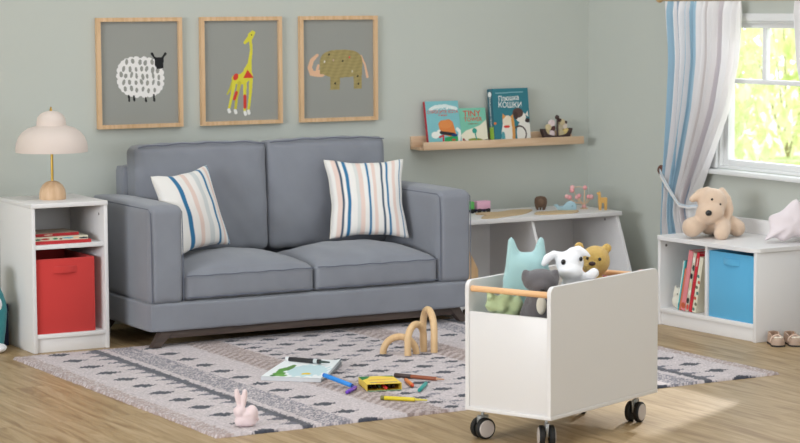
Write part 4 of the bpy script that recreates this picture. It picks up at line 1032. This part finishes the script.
# ------------------------------------------------------------------ rug
def rug():
    x0, x1, y0, y1 = -3.262, -.757, -2.508, -.50
    W_, H_ = x1 - x0, y1 - y0; cx, cy = (x0 + x1) / 2, (y0 + y1) / 2
    st = .0065; nx, ny = int(W_ / st), int(H_ / st)
    U, V = np.meshgrid(np.linspace(-W_ / 2, W_ / 2, nx), np.linspace(-H_ / 2, H_ / 2, ny))
    jit = .007
    u = U + rng.normal(0, jit * .55, U.shape); v = V + rng.normal(0, jit * .45, U.shape)
    base = np.array(lin((200, 189, 189))); dark = np.array(lin((62, 64, 74))); mid = np.array(lin((104, 104, 116))); brown = np.array(lin((176, 154, 146)))
    C = np.zeros((ny, nx, 3)) + base
    def put(mask, c, f=1.0): C[mask] = C[mask] * (1 - f) + c * f
    def frac(a, p, o=0.0): return ((a + o) / p) % 1 - .5
    a = np.abs(u)
    put((a > 1.185) & (rng.random(U.shape) < .7), brown * .9, .85)                                   # border bands
    # row of diamonds near the borders
    q = frac(v, .178, .03); put((np.abs(a - 1.065) / .058 + np.abs(q * .178) / .040) < 1, dark)
    # toothed dark line
    q = frac(v, .098); put(np.abs(a - .892) < .022, dark * 1.1, .95)
    put((a > .905) & (a < .905 + .075 * (1 - np.abs(q) * 3.2)), mid * .8, .95)
    # speckled band
    sp_ = rng.random(U.shape); put((np.abs(a - .775) < .062) & (sp_ < .62), mid, .8)
    q = frac(v, .174, .05); put((np.abs(a - .648) / .056 + np.abs(q * .174) / .038) < 1, dark)
    # brown herringbone band
    d = (a - .40); put(np.abs(d) < .085, brown, .55)
    z = frac(v + np.abs(d) * 1.0, .05); put((np.abs(d) < .082) & (np.abs(z) < .24), brown * .62, .85)
    q = frac(v, .110, .02); put((np.abs(a - .272) / .042 + np.abs(q * .11) / .030) < 1, dark)
    # thin broken line between
    z = frac(v - u, .09); put((np.abs(a - .228) < .007) & (np.abs(z) < .3), mid, .7)
    # centre field: triangles and diamonds
    q = frac(v, .165, .04); put((np.abs(a - .105) / .052 + np.abs(q * .165) / .038) < 1, dark)
    q = frac(v, .165, .1225); put((np.abs(u) / .050 + np.abs(q * .165) / .034 < 1) & (q < .04), mid, .9)
    q = frac(v, .165, .1225); put((np.abs(a - .19) / .034 + np.abs(q * .165) / .030 < 1) & (q > -.04), mid, .8)
    C *= (1 + rng.normal(0, .10, U.shape))[..., None].clip(.7, 1.3)
    Zh = .0085 + rng.random(U.shape) * .0035 + .0008 * np.sin(U * 260)
    Zh[0, :] = Zh[-1, :] = 0.0005; Zh[:, 0] = Zh[:, -1] = 0.0005
    ue = U + 0 * V; ve = V.copy(); ve[0, :] += rng.normal(0, .0015, nx); ve[-1, :] += rng.normal(0, .0015, nx); ue[:, 0] += rng.normal(0, .003, ny); ue[:, -1] += rng.normal(0, .003, ny)
    P = np.stack([ue, ve, Zh], -1)
    o = grid_mesh('patterned_rug', P, nx, ny, colmat('woven_wool', .95, (900, .5, .002), 0, .1, sheen=.2), None, C.clip(0, 1))
    o.location = (cx, cy, 0); o.rotation_euler = (0, 0, rad(1.0))
    tag(o, 'large cream rug with dark diamond and stripe pattern under the sofa and cart', 'rug')
rug()
ZR = .0118   # top of the rug pile

# ------------------------------------------------------------------ things on the rug
def arch(p, q, h, r, label, m):
    p, q = Vector(p), Vector(q); c = (p + q) / 2; d = (q - p); w = d.length / 2; yaw = math.atan2(d.y, d.x)
    t = bmesh.new(); pts = []
    straight = max(0, h - w)
    pts.append((-w, 0, 0)); 
    if straight > 0: pts += [(-w, 0, straight * .5), (-w, 0, straight)]
    for i in range(1, 24):
        a = PI - PI * i / 24; pts.append((w * math.cos(a), 0, straight + (h - straight) * math.sin(a)))
    if straight > 0: pts += [(w, 0, straight), (w, 0, straight * .5)]
    pts.append((w, 0, 0))
    tube(t, pts, r, 18)
    o = mesh_obj('wooden_arch', t, m, None, angle=50); o.location = (c.x, c.y, ZR); o.rotation_euler = (0, 0, yaw)
    return tag(o, label, 'wooden arch', 'wooden rainbow arches on the rug')
M['archwood'] = wood('arch_wood', (214, 176, 128), (228, 194, 148), 'z', 30, 5, .5)
arch((-1.890, -1.256), (-1.770, -1.330), .073, .0148, 'low wide wooden arch standing leftmost on the rug', M['archwood'])
arch((-1.824, -1.353), (-1.712, -1.292), .125, .0150, 'middle sized wooden arch standing between the other two', M['archwood'])
arch((-1.685, -1.335), (-1.645, -1.170), .172, .0150, 'tallest wooden arch standing at the right of the three', M['archwood'])

# pink rabbit figurine
t = thing('rabbit_figurine', (-3.08, -2.43, ZR - .001), CAMROT, 'pale pink rabbit figurine sitting on the front left corner of rug', 'figurine')
s = S(280, 247.6, 427); bm = bmesh.new()
ball(bm, s(241.5, 421.4, -.002), (.025, .026, .0215), 3)
for v, a in ((422.4, .026), (419, .027), (415, .027)): ball(bm, s(247, v, .0), (.036, a, .018), 3)
ball(bm, s(252, 414.5, .004), (.023, .028, .032), 3); ball(bm, s(241.5, 421, -.004), (.020, .024, .022), 3); ball(bm, s(240.3, 411.8, -.006), (.0235, .0235, .0225), 3)
chain(bm, [s(239.4, 405, -.002), s(237.8, 397, 0), s(237.2, 391.5, 0)], [.009, .0108, .0095], 2, 6); chain(bm, [s(243.8, 405, -.002), s(245, 397, 0), s(245.4, 392, 0)], [.009, .0108, .0095], 2, 6)
plush('body', bm, M['bunny'], t, .003, 5, .6)
bm = bmesh.new(); ball(bm, s(257.0, 420, .006), .0085, 3); mesh_obj('tail', bm, M['bunny'], t)

# sketch pad with a child's drawing
a = Vector((-2.627, -1.593)); b = Vector((-2.443, -1.756)); d = Vector((-2.379, -1.229))
U_ = (b - a); Wp = U_.length; yaw = math.atan2(U_.y, U_.x); Dp = abs((d - a).dot(Vector((-U_.y, U_.x)).normalized()))
pad = thing('sketch_pad', (a.x, a.y, ZR), yaw, 'white sketch pad with green and pale blue drawing lying on the rug', 'sketch pad')
shear = (d - a).dot(U_.normalized())
nx_, ny_ = 70, 90; uu, vv = np.meshgrid(np.linspace(0, 1, nx_), np.linspace(0, 1, ny_))
X = uu * Wp + 0 * vv; Y = vv * Dp
Zp = .016 + .006 * np.sin(vv * 2.2) * (1 - uu) + .016 * np.clip((uu - .72) / .28, 0, 1) ** 2 * np.clip((vv - .25) / .75, 0, 1)
X = X - .02 * np.clip((uu - .8) / .2, 0, 1) ** 2 * np.clip((vv - .25) / .75, 0, 1)
Cc = np.zeros((ny_, nx_, 3)) + np.array(lin((236, 240, 240)))
def pe(cu, cv, ru, rv, q): Cc[((uu - cu) / ru) ** 2 + ((vv - cv) / rv) ** 2 < 1 + .35 * np.sin(uu * 40) * np.sin(vv * 30)] = lin(q)
pe(.62, .36, .34, .30, (196, 220, 224)); pe(.24, .14, .10, .10, (96, 152, 66)); pe(.20, .30, .07, .14, (92, 150, 64)); pe(.27, .46, .055, .16, (96, 140, 72)); pe(.30, .08, .10, .05, (110, 168, 80)); pe(.66, .20, .075, .05, (234, 206, 60)); pe(.16, .06, .05, .04, (70, 120, 60))
grid_mesh('drawing', np.stack([X, Y, Zp], -1), nx_, ny_, M['paint'], pad, Cc)
bm = bmesh.new()
for k in range(4):
    zz = k / 4
    rows = [[bm.verts.new((float(X[j, i]) + .0015 * k, float(Y[j, i]) - .001 + .0008 * k, float(Zp[j, i]) * zz + .0002 - (.0006 if zz else 0))) for i in range(0, nx_, 3)] for j in range(0, ny_, 4)]
    for r1, r2 in zip(rows, rows[1:]):
        for i in range(len(r1) - 1): bm.faces.new((r1[i], r1[i + 1], r2[i + 1], r2[i]))
# front edge of the stack
fr = [bm.verts.new((float(X[0, i]), -.0015, float(Zp[0, i]) - .0006)) for i in range(0, nx_, 3)]; fb = [bm.verts.new((float(X[0, i]), -.0015, .0)) for i in range(0, nx_, 3)]
for i in range(len(fr) - 1): bm.faces.new((fr[i], fr[i + 1], fb[i + 1], fb[i]))
mesh_obj('sheets', bm, mat('pad_sheets', (206, 208, 210), .8), pad)

def stick(name, p, q, r, body, label, cat, tip=None, wrap=None, tipl=.012, group=None, capc=None, capl=.0):
    p, q = Vector(p), Vector(q); L = (q - p).length; D = (q - p).normalized()
    t = thing(name, p, 0, label, cat, group); t.rotation_mode = 'QUATERNION'; t.rotation_quaternion = D.to_track_quat('Z', 'Y')
    bm = bmesh.new(); lathe(bm, [(0, 0), (r * .9, 0), (r, .001), (r, L - tipl), (0, L - tipl + .0002)], 14); mesh_obj('barrel', bm, body, t, angle=60)
    bm = bmesh.new(); lathe(bm, [(r * .96, L - tipl), (r * .62, L - tipl + .001), (r * .35, L - .0015), (0, L)], 14); mesh_obj('tip', bm, tip or body, t, angle=60)
    if wrap:
        bm = bmesh.new(); lathe(bm, [(r + .0001, .010), (r + .0005, .0105), (r + .0005, L - tipl - .008), (r + .0001, L - tipl - .0075)], 14); mesh_obj('paper_wrap', bm, wrap, t, angle=60)
    if capc:
        bm = bmesh.new(); lathe(bm, [(r + .0001, .0), (r + .0007, .0005), (r + .0007, capl), (r + .0001, capl + .0005)], 14); mesh_obj('band', bm, capc, t, angle=60)
    return t
def pm(n, c): return mat(n, c, .45)
K_ = pm('black_plastic', (40, 40, 42))
pw = lambda u, v, dz: Vector((a.x, a.y, 0)) + Vector((math.cos(yaw), math.sin(yaw), 0)) * (u * Wp) + Vector((-math.sin(yaw), math.cos(yaw), 0)) * (v * Dp) + Vector((0, 0, ZR + dz))
stick('marker_pen', pw(.02, .82, .029), pw(.84, .68, .030), .0095, K_, 'black marker pen lying across the sketch pad', 'marker', mat('dark_green_tip', (48, 66, 60), .5), None, .045, 'felt and wax pens', pm('white_band', (220, 222, 222)), .016)
bm = bmesh.new(); lathe(bm, [(.0096, .135), (.0102, .1355), (.0102, .152), (.0096, .1525)], 14); mesh_obj('label_band', bm, pm('pale_band', (200, 206, 204)), [o for o in bpy.data.objects if o.name.startswith('marker_pen')][0])
z0 = ZR + .0080
stick('wax_crayon', (-2.452, -1.796, ZR + .036), (-2.398, -1.958, z0), .0085, pm('blue_wax', (34, 116, 206)), 'bright blue crayon resting on the corner of the sketch pad', 'crayon', pm('dark_blue_tip', (30, 54, 120)), pm('blue_wrap', (44, 140, 224)), .016, 'crayons scattered on the rug')
stick('wax_crayon', (-2.480, -2.045, z0), (-2.392, -1.942 - .015, z0 - .001), .0072, pm('purple_wax', (104, 56, 176)), 'purple crayon under the tip of the blue crayon', 'crayon', None, pm('purple_wrap', (124, 76, 196)), .012, 'crayons scattered on the rug')
stick('wax_crayon', (-2.425, -2.215, z0), (-2.300, -2.350, z0), .0078, pm('yellow_wax', (222, 200, 40)), 'yellow crayon nearest the front edge of the rug', 'crayon', pm('yellow_tip', (220, 206, 80)), None, .050, 'crayons scattered on the rug', pm('grey_band', (120, 116, 60)), .014)
stick('wax_crayon', (-2.150, -1.915, z0), (-2.195, -2.055, z0), .0072, pm('orange_wax', (222, 112, 50)), 'short orange crayon beside the crayon box', 'crayon', pm('red_orange_tip', (226, 90, 56)), pm('orange_wrap', (234, 140, 70)), .014, 'crayons scattered on the rug')
stick('wax_crayon', (-2.222, -2.150, z0), (-2.115, -2.020, z0), .0072, pm('teal_wax', (40, 150, 142)), 'teal crayon pointing away right of the orange crayon', 'crayon', None, pm('teal_wrap', (54, 164, 156)), .012, 'crayons scattered on the rug')
stick('coloured_pencil', (-2.132, -1.795, z0), (-2.017, -1.990, z0), .0078, pm('brown_lacquer', (150, 84, 56)), 'long brown coloured pencil right of the crayon box', 'pencil', pm('pencil_wood_tip', (196, 150, 120)), None, .035, 'crayons scattered on the rug', pm('dark_brown_band', (66, 50, 46)), .075)

# crayon box, open end to the viewer
cb = thing('crayon_box', (-2.293, -1.965, ZR), rad(-17), 'yellow and green crayon box lying open on the rug', 'crayon box')
w_, d_, h_ = .068, .088, .027; th = .0012
bm = bmesh.new()
for q in ((-w_, w_, -d_, d_, 0, th), (-w_, w_, -d_, d_, h_ - th, h_), (-w_, -w_ + th, -d_, d_, th, h_ - th), (w_ - th, w_, -d_, d_, th, h_ - th), (-w_ + th, w_ - th, d_ - th, d_, th, h_ - th)): box(bm, *q)
mesh_obj('carton', bm, mat('box_yellow', (238, 204, 76), .45), cb, smooth=False)
c = Canvas(0, 100, 0, 100, 1.2, (240, 206, 80)); G_ = (40, 122, 62)
c.poly([(0, 0), (34, 0), (20, 26), (0, 46)], G_); c.poly([(60, 0), (100, 0), (100, 16), (84, 10)], G_); c.seg([(20, 48), (86, 44)], 5, (206, 130, 110)); c.seg([(16, 82), (90, 82)], 6, (72, 64, 130)); c.seg([(34, 81), (52, 81)], 6, (200, 70, 50)); c.seg([(22, 66), (80, 66)], 3, (246, 220, 120))
c.build('top_print', 2 * w_, 2 * d_, M['paint'], cb, y=h_ + .0004, z0=-d_, flat=True)
boxes('front_lip', [(-w_ + .002, w_ - .002, -d_ - .012, -d_ + .001, .0008, .0024)], mat('lip_green', (130, 170, 130), .5), cb, 0)
for i, (x, q) in enumerate(((-.046, (60, 60, 90)), (-.028, (70, 50, 50)), (-.010, (60, 90, 70)), (.008, (214, 58, 56)), (.028, (60, 60, 66)), (.046, (80, 60, 50)))):
    off = -.006 if i == 3 else .03
    bm = bmesh.new(); lathe(bm, [(0, 0), (.002, 0), (.0055, .012), (.0060, .0125), (.0060, .085 if off < 0 else .07), (0, .085 if off < 0 else .07)], 12, mtx=Matrix.Translation((x, -d_ + off, .009)) @ Matrix.Rotation(-PI / 2, 4, 'X'))
    o = mesh_obj('wax_crayon', bm, mat('boxed_wax', q, .5), None); o.location = cb.location; o.rotation_euler = cb.rotation_euler
    tag(o, ('red crayon sticking out of the open crayon box' if i == 3 else 'dark crayon tucked inside the open crayon box'), 'crayon', 'red crayon in the box' if i == 3 else 'dark crayons inside the box')

# ------------------------------------------------------------------ left edge: teal plush and navy box beside the bedside cabinet
t = thing('plush_toy', (-3.310, -.228, 0), CAMROT, 'dark teal plush with white front and feet at the left picture edge', 'plush toy')
s = S(229, -18, 347); bm = bmesh.new()
for v, hw in ((340, 20), (335, 21), (328, 22), (321, 23), (314, 23.6), (307, 24), (300, 23.4), (293, 21), (287, 18)): ball(bm, s(-17, v), (hw / 229, .07, .050), 3)
ball(bm, s(-18, 272), (.07, .062, .062), 3); plush('body', bm, M['tealdark'], t, .007, 14)
bm = bmesh.new(); ball(bm, s(-14, 300, -.028), (.075, .055, .06), 3); mesh_obj('belly', bm, M['whiteplush'], t)
for u in (-30, -1):
    bm = bmesh.new(); ball(bm, s(u, 342.4, -.055), (.036, .060, .020), 3); mesh_obj('foot', bm, M['whiteplush'], t)
eye(t, s(-24, 270, -.058), .005); eye(t, s(-12, 270, -.058), .005)
t = thing('navy_box', (-3.199, -.105, 0), 0, 'navy blue fabric box standing behind the teal plush', 'box')
boxes('box_body', [(-.038, .038, -.031, .031, 0, .165)], M['navy'], t, .004); boxes('lid', [(-.040, .040, -.033, .033, .150, .185)], M['navy'], t, .004)

# ------------------------------------------------------------------ light
W = bpy.data.worlds.new('World'); SC.world = W; W.use_nodes = True; nt = W.node_tree
bg = nt.nodes['Background']; bg.inputs['Color'].default_value = (.86, .93, 1, 1); bg.inputs['Strength'].default_value = 2.4
def area(name, loc, target, sx, sy, power, col=(1, 1, 1)):
    l = bpy.data.lights.new(name, 'AREA'); l.shape = 'RECTANGLE'; l.size = sx; l.size_y = sy; l.energy = power; l.color = col
    o = bpy.data.objects.new(name, l); link(o); o.location = loc
    o.rotation_euler = (Vector(target) - Vector(loc)).to_track_quat('-Z', 'Y').to_euler(); return o
area('ceiling_softbox', (-2.1, -2.9, 2.52), (-2.1, -2.9, 0), 3.8, 4.6, 76, (.88, .94, 1.02))  # added softbox under the ceiling, no fitting built; lifts the ambient light
area('left_key_softbox', (-11.3, -5.2, 1.95), (-1.0, -1.4, .6), 4.5, 1.2, 450, (.88, .94, 1.02))  # added unseen key from the left; the wall there has no window
area('front_fill', (-1.9, -10.2, 1.8), (-.6, -.5, .6), 3.4, 2.4, 90, (.88, .94, 1.02))  # added unseen fill, brightens the walls and fronts that face the camera
sun = bpy.data.lights.new('sun', 'SUN'); sun.energy = 3.4; sun.angle = rad(1.6); sun.color = (1, .96, .90)
so = link(bpy.data.objects.new('sun', sun)); so.rotation_euler = Vector((-1.95, -1.6, -1)).to_track_quat('-Z', 'Y').to_euler()

# ------------------------------------------------------------------ camera
f_, yaw_, pit_, roll_, X_, Y_, Z_ = 2213.6026, 0.5082432, 0.0989411, -0.0049434, -6.36199, -9.43669, 1.50225
cy_, sy_, cp_, sp_, cr_, sr_ = math.cos(yaw_), math.sin(yaw_), math.cos(pit_), math.sin(pit_), math.cos(roll_), math.sin(roll_)
F_ = Vector((sy_ * cp_, cy_ * cp_, -sp_)); R_ = Vector((cy_, -sy_, 0)); U2 = R_.cross(F_)
R2 = R_ * cr_ + U2 * sr_; U3 = -R_ * sr_ + U2 * cr_
cam = bpy.data.cameras.new('camera'); cam.sensor_width = 36; cam.sensor_fit = 'HORIZONTAL'; cam.lens = f_ / 800 * 36; cam.clip_end = 200
cam.dof.use_dof = True; cam.dof.focus_distance = 8.7; cam.dof.aperture_fstop = 6.0
co = link(bpy.data.objects.new('camera', cam))
co.matrix_world = Matrix(((R2.x, U3.x, -F_.x, X_), (R2.y, U3.y, -F_.y, Y_), (R2.z, U3.z, -F_.z, Z_), (0, 0, 0, 1)))
SC.camera = co
SC.view_settings.view_transform = 'Standard'; SC.view_settings.look = 'None'; SC.view_settings.gamma = 1; SC.view_settings.use_curve_mapping = False
SC.view_settings.exposure = 0.06
